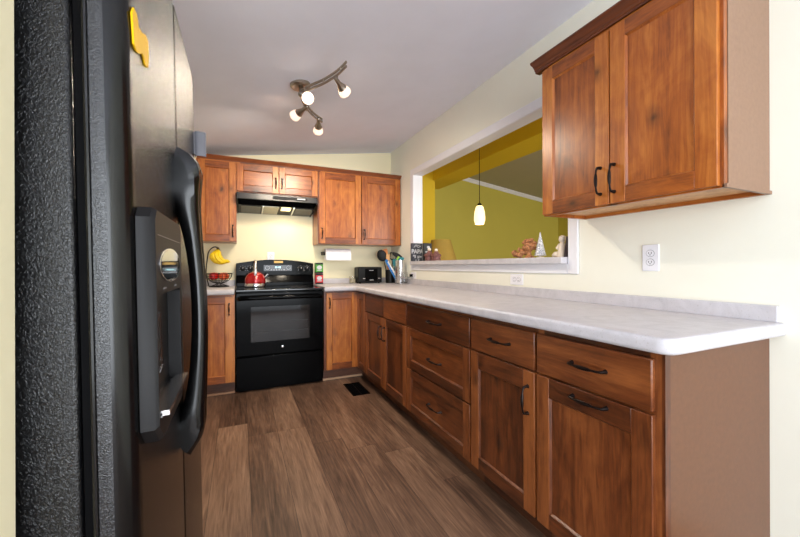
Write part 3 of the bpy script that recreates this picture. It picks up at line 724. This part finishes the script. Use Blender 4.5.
for i in range(20):
    a = 2*math.pi*i/20; mm.tube([(fx+bowl_r(j/5)*math.cos(a), fy+bowl_r(j/5)*math.sin(a), fz+.036+.092*(j/5)**1.3) for j in range(6)], .002, seg=5)
rest('bowl', mm, fs_)
mm = M('bronze'); mm.tube(cat_rom([(fx-.088, fy+.02, fz+.006), (fx-.112, fy+.02, fz+.13), (fx-.10, fy+.01, fz+.28), (fx-.085, fy, fz+.345), (fx-.05, fy, fz+.382), (fx-.02, fy, fz+.384), (fx-.005, fy, fz+.370), (fx-.006, fy, fz+.362)], 6), .005, seg=8); rest('hook', mm, fs_)
# apples
for i, (dx_, dy_, mt, lb) in enumerate(((-.048, -.045, 'red', 'dark red apple at the left front of the wire bowl'), (.036, -.052, 'orange', 'orange-red apple at the right front of the wire bowl'), (-.042, .045, 'red', 'red apple at the back left of the wire bowl'), (.048, .036, 'orange', 'orange-red apple at the back right of the wire bowl'))):
    a = thing('apple', lb, 'apple', (fx+dx_, fy+dy_, fz+.078), 'apples in the wire bowl')
    mm = M(mt); mm.lathe([(.004, .010), (.02, .002), (.034, .014), (.0385, .034), (.034, .056), (.022, .066), (.008, .062), (.002, .056)], (fx+dx_, fy+dy_, fz+.070), 0, 18); rest('flesh', mm, a)
    mm = M('stem'); mm.cyl((fx+dx_, fy+dy_, fz+.127), (fx+dx_+.004, fy+dy_, fz+.143), .0015, seg=6); rest('stalk', mm, a)
# bananas
bx, by, bz = fx-.010, fy, fz+.370
b = thing('banana_bunch', 'bunch of ripe yellow bananas hanging from the stand hook', 'bananas', (bx, by, bz-.15))
mm = M('stem'); mm.tube([(bx, by, bz+.010), (bx+.002, by-.004, bz-.008), (bx+.006, by-.008, bz-.024)], [.011, .014, .017], seg=10); rest('stem', mm, b)
for i, (lx, ly, ex, ez) in enumerate(((-.052, -.012, .030, -.135), (-.036, -.040, .058, -.142), (-.012, -.052, .082, -.132), (.012, -.046, .100, -.118), (-.040, .030, .050, -.130), (.016, .020, .106, -.126))):
    mm = M(['banana', 'stem']); A = Vector((bx+.004, by-.006, bz-.012)); E2 = Vector((bx+ex, by+ly*.6, bz+ez)); C1 = Vector((bx+lx, by+ly, bz-.075))
    P = cat_rom([A, A.lerp(C1, .55)+Vector((0, 0, .006)), C1, C1.lerp(E2, .5)+Vector((-.010, ly*.2, -.020)), E2], 4); n = len(P)
    rr2 = [.006+.0145*math.sin(min(1, (q/(n-1))*1.0+.03)*math.pi*.93)**.55 if q < n-1 else .004 for q in range(n)]
    mm.tube(P, rr2, seg=8); rest('banana', mm, b)

# ------------------------------------------------------------------ paper towel
p = thing('paper_towel_holder', 'dark paper towel holder on the wall under the cabinet', 'holder', (.99, 3.88, 1.30))
mm = M('blackm')
for x in (.838, 1.134):
    mm = M('blackm'); mm.box(x, x+.006, 3.875, YB-.0005, 1.246, 1.282); mm.lathe([(.021, 0), (.021, .006)], (x, 3.88, 1.262), 0, 18, (1, 0, 0)); rest('bracket', mm, p)
mm = M('blackm'); mm.cyl((.842, 3.88, 1.255), (1.136, 3.88, 1.255), .008); rest('rod', mm, p)
mm = M('paper'); rr3 = []
for r, z in ((.0185, 0), (.062, 0), (.062, .28), (.0185, .28)): rr3.append([(.849+z, 3.88+r*math.cos(2*math.pi*i/32), 1.255+r*math.sin(2*math.pi*i/32)) for i in range(32)])
mm.rings(rr3, closed=True)
mm.prism([(3.816, 1.255), (3.8165, 1.192), (3.820, 1.185), (3.8175, 1.255)], 'x', .85, 1.128)
tag(rest('paper_towel_roll', mm, None), 'white paper towel roll hanging under the wall cabinet', 'paper towels')

# ------------------------------------------------------------------ counter things by the stove
for z, mt, lb in ((CT, 'boxred', 'small red box beside the stove, under the green box'), (CT+.118, 'green', 'small green box stacked on the red box beside the stove')):
    t = thing('tea_box', lb, 'box', (.795, 3.95, z), 'tea boxes stacked by the stove')
    mm = M([mt, 'blackm']); mm.box(.756, .838, 3.92, 3.985, z+.0005, z+.117); mm.box(.757, .837, 3.9193, 3.92, z+.001, z+.018, 1); mm.box(.757, .837, 3.9193, 3.92, z+.098, z+.116, 1); rest('carton', mm, t, .001)
    mm = M('mark'); mm.prism([(.797+.028*math.cos(2*math.pi*i/20), z+.066+.022*math.sin(2*math.pi*i/20)) for i in range(20)], 'y', 3.9185, 3.9199)
    mm.box(.772, .822, 3.9187, 3.9199, z+.030, z+.040); rest('print', mm, t)
j = thing('candle_jar', 'small clear jar of cream wax left of the toaster', 'jar', (1.17, 3.90, CT))
mm = M('glass'); mm.lathe([(.036, .001), (.038, .006), (.038, .08), (.0365, .08), (.0355, .008), (.02, .006)], (1.168, 3.90, CT), 0, 24); rest('glass', mm, j)
mm = M('wax'); mm.lathe([(.035, .009), (.035, .055), (.004, .055), (.001, .065)], (1.168, 3.90, CT), 0, 24); rest('wax', mm, j)
t = thing('toaster', 'black two-slot toaster on the counter in the corner', 'toaster', (1.34, 3.86, CT))
tx0, tx1, ty0, ty1, tz0, tz1 = 1.205, 1.492, 3.80, 3.955, CT+.008, 1.112
mm = M('blackm'); mm.box(tx0, tx1, ty0, ty1, tz0, tz1); rest('shell', mm, t, .014, 4)
for x in (tx0+.03, tx1-.03):
    for y in (ty0+.03, ty1-.03): mm = M('rub'); mm.cyl((x, y, CT+.0005), (x, y, CT+.01), .01); rest('foot', mm, t)
for y in (3.845, 3.905): mm = M('rub'); mm.box(tx0+.04, tx1-.04, y-.012, y+.012, tz1-.002, tz1+.001); rest('slot', mm, t)
mm = M('black'); mm.box(1.285, 1.435, ty0-.003, ty0+.002, tz0+.02, tz1-.02); fp = rest('front_panel', mm, t, .001)
for x in (1.272, 1.452):
    mm = M('chrome'); mm.hexa([(x-.014, ty0-.012, tz0+.045), (x+.014, ty0-.012, tz0+.045), (x+.014, ty0, tz0+.045), (x-.014, ty0, tz0+.045), (x-.014, ty0-.012, tz0+.053), (x+.014, ty0-.012, tz0+.053), (x+.014, ty0, tz0+.053), (x-.014, ty0, tz0+.053)]); rest('lever', mm, t, .001)
mm = M('mark'); mm.box(1.335, 1.385, ty0-.0038, ty0-.0028, tz1-.042, tz1-.036); rest('marks', mm, fp)
mm = M('mark'); mm.box(1.34, 1.385, ty0-.0038, ty0-.0028, tz0+.028, tz0+.036); rest('marks', mm, fp)

# ------------------------------------------------------------------ utensils
ux, uy = 1.592, 3.80
u = thing('utensil_crock', 'black utensil holder between the toaster and the steel canister', 'utensil holder', (ux, uy, CT))
mm = M('blackm'); mm.lathe([(.050, .001), (.054, .004), (.056, .155), (.052, .155), (.050, .010), (.01, .008)], (ux, uy, CT), 0, 24); rest('pot', mm, u)
def utensil(name, label, cat, foot, top, mat, head, hmat, r=.006):
    o = thing(name, label, cat, foot, 'utensils in the corner holders')
    mm = M(mat); d = Vector(top)-Vector(foot); mm.tube([foot, Vector(foot)+d*.5, top], [r, r*.9, r*.8], seg=8); rest('grip', mm, o)
    mm = M(hmat); dn = d.normalized(); side = Vector((math.cos(_yaw), -math.sin(_yaw), 0)); side = (side-dn*side.dot(dn)).normalized(); nn = side.cross(dn)
    kind, w, l, tl = head; T = Vector(top)
    q = Matrix.Rotation(tl, 3, nn); s2, d2 = q @ side, q @ dn
    def P(a, b, c=0): return T+s2*a+d2*b+nn*c
    if kind == 'oval':
        rr4 = []
        for jx in range(9):
            th = math.pi*jx/8; k = max(math.sin(th), .02)
            rr4.append([P(w*k*math.cos(2*math.pi*i/14), l*(1-math.cos(th))-.01, .010*k*math.sin(2*math.pi*i/14)) for i in range(14)])
        mm.rings(rr4)
    elif kind == 'blade':
        pts = [(-w*.7, -.005), (w*.7, -.005), (w, l*.3), (w, l*.9), (w*.8, l), (-w*.8, l), (-w, l*.9), (-w, l*.3)]
        mm.rings([[P(a, b, c) for a, b in pts] for c in (-.003, .003)], smooth=False)
    elif kind == 'frame':
        mm.tube([P(a, b) for a, b in ((-w*.3, 0), (-w, l*.15), (-w, l*.5), (-w, l*.92), (-w*.9, l), (0, l), (w*.9, l), (w, l*.92), (w, l*.5), (w, l*.15), (w*.3, 0), (0, 0))], .0075, seg=6, closed=True)
    rest('head', mm, o); return o
utensil('ladle', 'black spoon with a big round head leaning left out of the black holder', 'spoon', (ux-.012, uy+.01, CT+.02), (ux-.070, uy+.02, CT+.262), 'blackm', ('oval', .056, .070, .15), 'blackm')
utensil('spatula', 'orange spatula standing tallest in the black holder', 'spatula', (ux+.004, uy+.024, CT+.02), (ux-.035, uy+.035, CT+.335), 'uorange', ('blade', .024, .065, .05), 'uorange')
utensil('spatula', 'pale wooden spatula in the black holder', 'spatula', (ux-.01, uy-.02, CT+.02), (ux-.045, uy-.04, CT+.26), 'tan', ('blade', .022, .075, -.15), 'tan')
utensil('turner', 'slotted turner with a black square frame in the black holder', 'turner', (ux+.014, uy+.018, CT+.02), (ux+.046, uy+.03, CT+.272), 'blackm', ('frame', .036, .080, 0), 'blackm')
utensil('spatula', 'teal spatula between the black holder and steel canister', 'spatula', (ux+.026, uy-.02, CT+.02), (ux+.045, uy-.035, CT+.20), 'teal', ('blade', .026, .08, .1), 'teal')
utensil('spatula', 'short red spatula low in the black holder', 'spatula', (ux-.02, uy-.004, CT+.02), (ux-.034, uy-.03, CT+.185), 'ured', ('blade', .012, .04, -.1), 'ured')
# tongs lean against the holder
tg = thing('tongs', 'blue and white tongs leaning across the front of the black holder', 'tongs', (ux+.03, uy-.10, CT), None)
for dx_, mt in ((-.012, 'blue'), (.012, 'paper')):
    mm = M(mt); mm.tube([(ux+.055+dx_, uy-.115, CT+.008), (ux+.010+dx_, uy-.087, CT+.11), (ux-.068+dx_*.5, uy-.064, CT+.25)], [.010, .012, .013], seg=8, flat=((0, 1, 0), .6)); rest('arm', mm, tg)
mm = M('blue'); mm.ball((ux-.070, uy-.0635, CT+.256), .018); rest('pivot', mm, tg)
sx_, sy_ = 1.616, 3.57
s = thing('steel_canister', 'tall stainless steel utensil canister beside the right wall', 'canister', (sx_, sy_, CT))
mm = M('chrome'); mm.lathe([(.042, .012), (.050, .014), (.051, .02), (.051, .262), (.048, .262), (.047, .02), (.01, .018)], (sx_, sy_, CT), 0, 32); rest('wall', mm, s)
utensil('spoon', 'broad black spoon leaning right out of the steel canister', 'spoon', (sx_-.01, sy_, CT+.025), (sx_+.012, sy_-.01, CT+.288), 'blackm', ('oval', .024, .064, 1.15), 'blackm')
utensil('spatula', 'teal spatula with its head resting on the steel canister rim', 'spatula', (sx_+.01, sy_+.012, CT+.025), (sx_+.006, sy_-.022, CT+.262), 'teal', ('oval', .034, .022, .3), 'teal')
utensil('spatula', 'lime green spatula leaning left out of the steel canister', 'spatula', (sx_-.004, sy_+.006, CT+.025), (sx_-.034, sy_+.0, CT+.255), 'lime', ('blade', .014, .05, -.5), 'lime')
w_ = thing('wire_caddy', 'chrome wire caddy around the steel canister and glass', 'caddy', (1.62, 3.55, CT))
mm = M('chrome')
def ring_oval(z, r):
    P = []
    for i in range(40):
        a = 2*math.pi*i/40; cy = sy_ if math.sin(a) > 0 else sy_-.115
        P.append((sx_-.002+.0555*math.cos(a), cy+.057*math.sin(a), z))
    mm.tube(P, r, seg=6, closed=True)
ring_oval(CT+.005, .004); ring_oval(CT+.075, .003)
for x, y in ((sx_+.052, sy_), (sx_-.056, sy_), (sx_+.052, sy_-.115), (sx_-.056, sy_-.115)): mm.cyl((x, y, CT+.003), (x, y, CT+.077), .0028, seg=6)
mm.box(sx_-.05, sx_+.046, sy_-.15, sy_+.04, CT+.0095, CT+.0115); rest('frame', mm, w_)
mm = M('glass'); mm.lathe([(.030, .013), (.034, .016), (.037, .13), (.0355, .13), (.032, .02), (.01, .018)], (sx_-.002, sy_-.115, CT), 0, 24)
tag(rest('drinking_glass', mm, None), 'clear glass in the wire caddy beside the steel canister', 'glass')

# ------------------------------------------------------------------ outlets
def outlet(label, o, pl, u, v, horiz=False, duplex=True):
    loc = (pl, u, v) if o == 'R' else (u, pl, v)
    t = thing('wall_outlet', label, 'outlet', loc, 'white wall outlets')
    a, b = (.060, .036) if horiz else (.036, .060)
    mm = M('plate'); ub(mm, o, pl, u-a, u+a, v-b, v+b, .0002, .006); rest('plate', mm, t, .003)
    for s_ in (-1, 1):
        cu_, cv = (u+s_*.02, v) if horiz else (u, v+s_*.02)
        mm = M(['plate', 'slotd', 'slot'])
        def disc(k, mat, w0, w1):
            pts = [(cu_+k*.0165*math.cos(2*math.pi*i/20), cv+k*.0145*math.sin(2*math.pi*i/20)) for i in range(20)]
            if o == 'R': mm.prism(pts, 'x', pl-w0, pl-w1, mat)
            else: mm.prism(pts, 'y', pl-w0, pl-w1, mat)
        disc(1.12, 2, .0055, .0063); disc(1, 0, .0055, .0075)
        for q in (-1, 1): 
            if horiz: ub(mm, o, pl, cu_-.002, cu_+.005, cv+q*.006-.0012, cv+q*.006+.0012, .007, .0078, 1)
            else: ub(mm, o, pl, cu_+q*.006-.0014, cu_+q*.006+.0014, cv-.002, cv+.006, .007, .0078, 1)
        ub(mm, o, pl, cu_-.0022, cu_+.0022, cv-.009, cv-.005, .007, .0078, 1)
        rest('socket', mm, t)
    return t
outlet('white upright outlet on the wall below the big wall cabinet', 'R', XW, .992, 1.157)
outlet('white sideways outlet under the pass-through ledge', 'R', XW, 1.846, 1.030, True)
outlet('white sideways outlet with a black plug, next to the steel canister', 'R', XW, 3.40, 1.020, True)
mm = M('rub'); mm.box(XW-.035, XW-.0085, 3.405, 3.435, 1.005, 1.035)
tag(rest('power_plug', mm, None, .002), 'black plug in the corner wall outlet', 'plug')
outlet('white outlet on the wall half hidden behind the stove', 'B', YB, .30, 1.215)

# ------------------------------------------------------------------ floor register
v = thing('floor_vent', 'black metal floor vent near the corner cabinet', 'vent', (.965, 3.11, 0))
mm = M('rub'); mm.box(.888, 1.040, 2.945, 3.272, .0002, .0015); rest('pan', mm, v)
mm = M('rub'); mm.box(.886, .896, 2.943, 3.274, .0016, .005); mm.box(1.032, 1.042, 2.943, 3.274, .0016, .005); mm.box(.896, 1.032, 2.943, 2.953, .0016, .005); mm.box(.896, 1.032, 3.264, 3.274, .0016, .005); mm.box(.960, .968, 2.953, 3.264, .0016, .005)
for i in range(22): mm.box(.896, 1.032, 2.962+i*.0137, 2.967+i*.0137, .0016, .0045)
rest('grille', mm, v)

# ------------------------------------------------------------------ track light
tl = thing('ceiling_track_light', 'curved brushed metal ceiling light with four spotlights', 'ceiling light', (.361, 2.33, CZ(.361)))
mm = M('nickel'); cz = CZ(.365)
mm.lathe([(.066, .004), (.066, -.014), (.058, -.022), (.02, -.026)][::-1], (.365, 2.40, cz), 0, 28, (-.143, 0, .99)); mm.cyl((.365, 2.38, cz-.02), (.365, 2.345, cz-.088), .014); mm.ball((.365, 2.345, cz-.090), .022); rest('canopy', mm, tl)
mm = M('nickel'); path = cat_rom([(.552, 1.955, 2.293), (.528, 2.06, 2.291), (.473, 2.175, 2.283), (.40, 2.27, 2.272), (.365, 2.335, 2.266), (.374, 2.40, 2.268), (.405, 2.49, 2.273), (.441, 2.575, 2.278), (.516, 2.708, 2.289), (.592, 2.805, 2.30)], 5)
for dz in (-.012, .012): mm.tube([p_+Vector((0, 0, dz-.022)) for p_ in path], .0065, seg=8, flat=((0, 0, 1), 1.3))
for i in range(3, len(path), 7): mm.box(path[i].x-.006, path[i].x+.006, path[i].y-.006, path[i].y+.006, path[i].z-.036, path[i].z-.008)
rest('rail', mm, tl)
def spot(tail, tip, hang, e, facing=False):
    tail, tip, hang = Vector(tail), Vector(tip), Vector(hang); d = (tip-tail).normalized(); L = (tip-tail).length
    mm = M('nickel'); mm.tube([hang+Vector((0, 0, -.02)), hang+Vector((0, 0, -.045)), tail+d*.03], .0045, seg=8)
    mm.lathe([(.006, 0), (.011, .004), (.014, L*.35), (.026, L*.62), (.029, L*.66), (.026, L*.66), (.012, L*.4)], tail, 0, 20, d); hd = rest('spot_head', mm, tl)
    mm = M('bulb'); mm.lathe([(.022, L*.58), (.028, L*.68), (.035, L*.84), (.038, L*.97), (.037, L), (.034, L), (.033, L*.9), (.02, L*.7)], tail, 0, 20, d); hd2 = rest('glass_shade', mm, hd)
    mm = M('core'); mm.ball(tail+d*L*.88, .024); rest('lamp_bulb', mm, hd2)
    l = bpy.data.lights.new('spot_bulb', 'SPOT'); l.energy = e*5.2; l.color = (1, .86, .68); l.shadow_soft_size = .035
    l.spot_size = math.radians(150); l.spot_blend = .7
    o = bpy.data.objects.new('spot_bulb', l); COL.objects.link(o); o.parent = hd; o.location = tip+d*.05-WL[hd.name]; o.rotation_euler = (d+Vector((0, 0, -1.1))).to_track_quat('-Z', 'Y').to_euler()
spot((.505, 2.02, 2.215), (.588, 2.10, 2.178), (.528, 2.06, 2.280), 5.5)
spot((.415, 2.375, 2.222), (.391, 2.262, 2.180), (.402, 2.485, 2.262), 8)
spot((.425, 2.455, 2.215), (.352, 2.59, 2.185), (.430, 2.55, 2.268), 5.5)
spot((.535, 2.640, 2.225), (.560, 2.79, 2.180), (.545, 2.745, 2.285), 5.5)

# ------------------------------------------------------------------ pendant
pd = thing('pendant_lamp', 'glowing white glass pendant lamp beyond the pass-through', 'pendant lamp', (2.34, 3.1, 1.55))
mm = M('bronze'); mm.cyl((2.34, 3.1, 1.79), (2.34, 3.1, DZ(2.34)), .0035, seg=8); rest('cord', mm, pd)
mm = M('bronze'); mm.lathe([(.028, 0), (.025, .018), (.013, .03), (.004, .035)], (2.34, 3.1, 1.762), 0, 20); rest('cap', mm, pd)
mm = M('bronze'); mm.lathe([(.06, -.025), (.06, 0)], (2.34, 3.1, DZ(2.34)), 0, 24); rest('canopy', mm, pd)
pr_ = [(.026, .207), (.040, .19), (.053, .14), (.0585, .085), (.0585, .05), (.046, .006), (.043, .008), (.055, .05), (.055, .085), (.049, .14), (.036, .185), (.024, .203)]
mm = M('shade'); mm.lathe(pr_, (2.34, 3.1, 1.56), 0, 28, caps=False); rest('shade', mm, pd)
l = bpy.data.lights.new('pendant_bulb', 'POINT'); l.energy = 2.0; l.color = (1, .85, .6); l.shadow_soft_size = .05
o = bpy.data.objects.new('pendant_bulb', l); COL.objects.link(o); o.parent = pd; o.location = Vector((2.34, 3.1, 1.52))-WL[pd.name]
# floor lamp behind the ledge
fl = thing('floor_lamp', 'lamp with a plain tan shade behind the left of the ledge', 'lamp', (2.25, 3.75, 0))
mm = M('bronze'); mm.lathe([(.15, 0), (.15, .02), (.02, .04)], (2.25, 3.75, 0), 0, 28); rest('base', mm, fl)
mm = M('bronze'); mm.cyl((2.25, 3.75, .03), (2.25, 3.75, 1.30), .012); rest('pole', mm, fl)
mm = M('lampsh'); mm.lathe([(.205, 0), (.118, .29), (.115, .29), (.201, 0)], (2.25, 3.75, 1.15), 0, 36, caps=False); rest('lamp_shade', mm, fl)

# ------------------------------------------------------------------ things on the ledge
SZ = 1.1725
def text(body, size, parent, loc, mat='mark', bold=.0):
    cu = bpy.data.curves.new('lettering', 'FONT'); cu.body = body; cu.size = size; cu.extrude = .0006; cu.align_x = 'CENTER'; cu.offset = bold
    t = bpy.data.objects.new('lettering_source', cu); COL.objects.link(t); bpy.context.view_layer.update()
    me = bpy.data.meshes.new_from_object(t); bpy.data.objects.remove(t)
    me.materials.clear(); me.materials.append(MT[mat]); o = bpy.data.objects.new('lettering', me); COL.objects.link(o); o.parent = parent
    o.rotation_euler = (math.pi/2, 0, 0); o.location = Vector(loc)-WL[parent.name]; return o
sg = thing('block_sign', 'slate block sign reading PAPA at the left end of the ledge', 'sign', (1.722, 3.34, SZ))
mm = M('signdark'); mm.box(1.645, 1.773, 3.335, 3.365, SZ, 1.362); rest('board', mm, sg, .002)
text('PAPA', .058, sg, (1.709, 3.3345, 1.256), bold=.003)
mm = M('mark')
for a_, b_ in (((1.680, 1.318), (1.762, 1.335)), ((1.690, 1.338), (1.750, 1.345)), ((1.672, 1.222), (1.688, 1.240)), ((1.690, 1.205), (1.704, 1.240)), ((1.722, 1.200), (1.744, 1.232)), ((1.748, 1.212), (1.772, 1.226)), ((1.730, SZ+.003), (1.744, SZ+.022)), ((1.700, SZ+.003), (1.712, SZ+.016))):
    mm.tube(cat_rom([(a_[0]-.012, 3.3346, a_[1]), ((a_[0]*2+b_[0])/3-.012, 3.3346, b_[1]), ((a_[0]+b_[0]*2)/3-.012, 3.3346, a_[1]), (b_[0]-.012, 3.3346, b_[1])], 4), .003, seg=5)
rest('print', mm, sg)
sg = thing('photo_block', 'small black block sign behind the mauve figurines', 'sign', (1.77, 3.22, SZ))
mm = M('signblack'); mm.box(1.718, 1.815, 3.21, 3.232, SZ, 1.358); rest('board', mm, sg, .002)
mm = M('mark'); mm.prism([(1.775+.018*math.cos(2*math.pi*i/16), 1.315+.014*math.sin(2*math.pi*i/16)) for i in range(16)], 'y', 3.2092, 3.2101); mm.box(1.74, 1.78, 3.2092, 3.2101, 1.26, 1.275); rest('print', mm, sg)
for (x, y, hgt, lb) in ((1.735, 3.12, .13, 'mauve bell-shaped figurine with pale head beside the block signs'), (1.745, 3.00, .118, 'second mauve figurine with pale head, farther from the signs')):
    f = thing('figurine', lb, 'figurine', (x, y, SZ), 'mauve figurines on the ledge')
    mm = M('mauve'); mm.lathe([(.042, 0), (.046, .012), (.036, hgt*.45), (.024, hgt*.68), (.012, hgt*.78)], (x, y, SZ+.0003), 0, 18)
    for a in (.5, 2.4, 4.0, 5.3): mm.ball((x+.034*math.cos(a), y+.034*math.sin(a), SZ+hgt*.42), .018, rough=.3, seed=a)
    rest('body', mm, f)
    mm = M('ivory'); mm.ball((x, y, SZ+hgt*.88), hgt*.14); rest('head', mm, f)
# carved ornament
cv = thing('carved_ornament', 'tall tan carved wooden flower ornament on the ledge', 'ornament', (1.74, 1.775, SZ))
mm = M('carved'); rn = random.Random(3)
mm.lathe([(.030, 0), (.032, .01), (.014, .022), (.012, .05)], (1.74, 1.775, SZ), 0, 14); rest('foot', mm, cv)
mm = M('carved')
for i in range(40):
    a = rn.uniform(0, 6.28); el = rn.uniform(-.5, 1.2); d = Vector((math.cos(a)*math.cos(el)*.6, math.sin(a)*math.cos(el), math.sin(el)))
    mm.ball(Vector((1.74, 1.775, SZ+.080))+d*.044, .015, sc=(.8, 1, .6), rough=.7, seed=i, seg=10)
mm.ball((1.74, 1.775, SZ+.078), .038, sc=(.8, 1, 1), rough=.3); rest('petals', mm, cv)
cv = thing('carved_ornament', 'low tan carved ornament left of the tall one on the ledge', 'ornament', (1.74, 1.88, SZ))
mm = M('carved')
for i in range(9):
    mm.ball((1.74+rn.uniform(-.02, .02), 1.875+(-.045+.011*i), SZ+.022+rn.uniform(-.002, .018)), .019, sc=(1, .9, 1), rough=.5, seed=40+i, seg=10)
mm.ball((1.74, 1.865, SZ+.060), .014, rough=.4, seg=10); mm.ball((1.74, 1.905, SZ+.034), .018, rough=.4, seg=10); rest('carving', mm, cv)
# glitter tree
tr = thing('tabletop_tree', 'small silver white glitter tree on the ledge', 'ornament', (1.74, 1.681, SZ))
mm = M('ivory'); mm.lathe([(.024, 0), (.024, .006), (.006, .008), (.006, .02)], (1.74, 1.681, SZ), 0, 16); rest('stand', mm, tr)
mm = M('glitter'); pr = []
for i in range(9):
    t = i/9; r0 = .034*(1-t)+.004; z = .014+.132*t; pr += [(r0, z), (r0*.78, z+.012)]
pr += [(.002, .163)]; mm.lathe(pr, (1.74, 1.681, SZ), 0, 22); rest('cone', mm, tr)
# ivory angel
an = thing('angel_figurine', 'ivory figurine at the right end of the ledge', 'figurine', (1.74, 1.52, SZ))
mm = M('ivory'); x, y = 1.74, 1.512
mm.lathe([(.030, 0), (.031, .01), (.022, .05), (.017, .078), (.010, .09)], (x, y, SZ), 0, 18); mm.ball((x, y, SZ+.106), .020, sc=(1, 1, 1.05))
mm.ball((x-.012, y+.032, SZ+.018), .020, sc=(1, 1.1, .85)); mm.ball((x-.01, y+.052, SZ+.012), .012)
mm.tube([(x, y+.016, SZ+.078), (x-.016, y+.026, SZ+.055), (x-.026, y+.012, SZ+.05)], [.008, .007, .006], seg=8); rest('body', mm, an)
mm = M('ivory'); mm.lathe([(.020, 0), (.020, .012), (.006, .02)], (x+.001, y-.001, SZ+.110), 0, 16); rest('hair', mm, an)
mm = M('framed'); mm.hexa([(1.700, 1.452, SZ), (1.775, 1.452, SZ), (1.775, 1.470, SZ), (1.700, 1.470, SZ), (1.700, 1.438, 1.29), (1.775, 1.438, 1.29), (1.775, 1.450, 1.29), (1.700, 1.450, 1.29)])
tag(rest('picture_frame', mm, None, .002), 'dark little frame leaning behind the ivory figurine', 'frame')
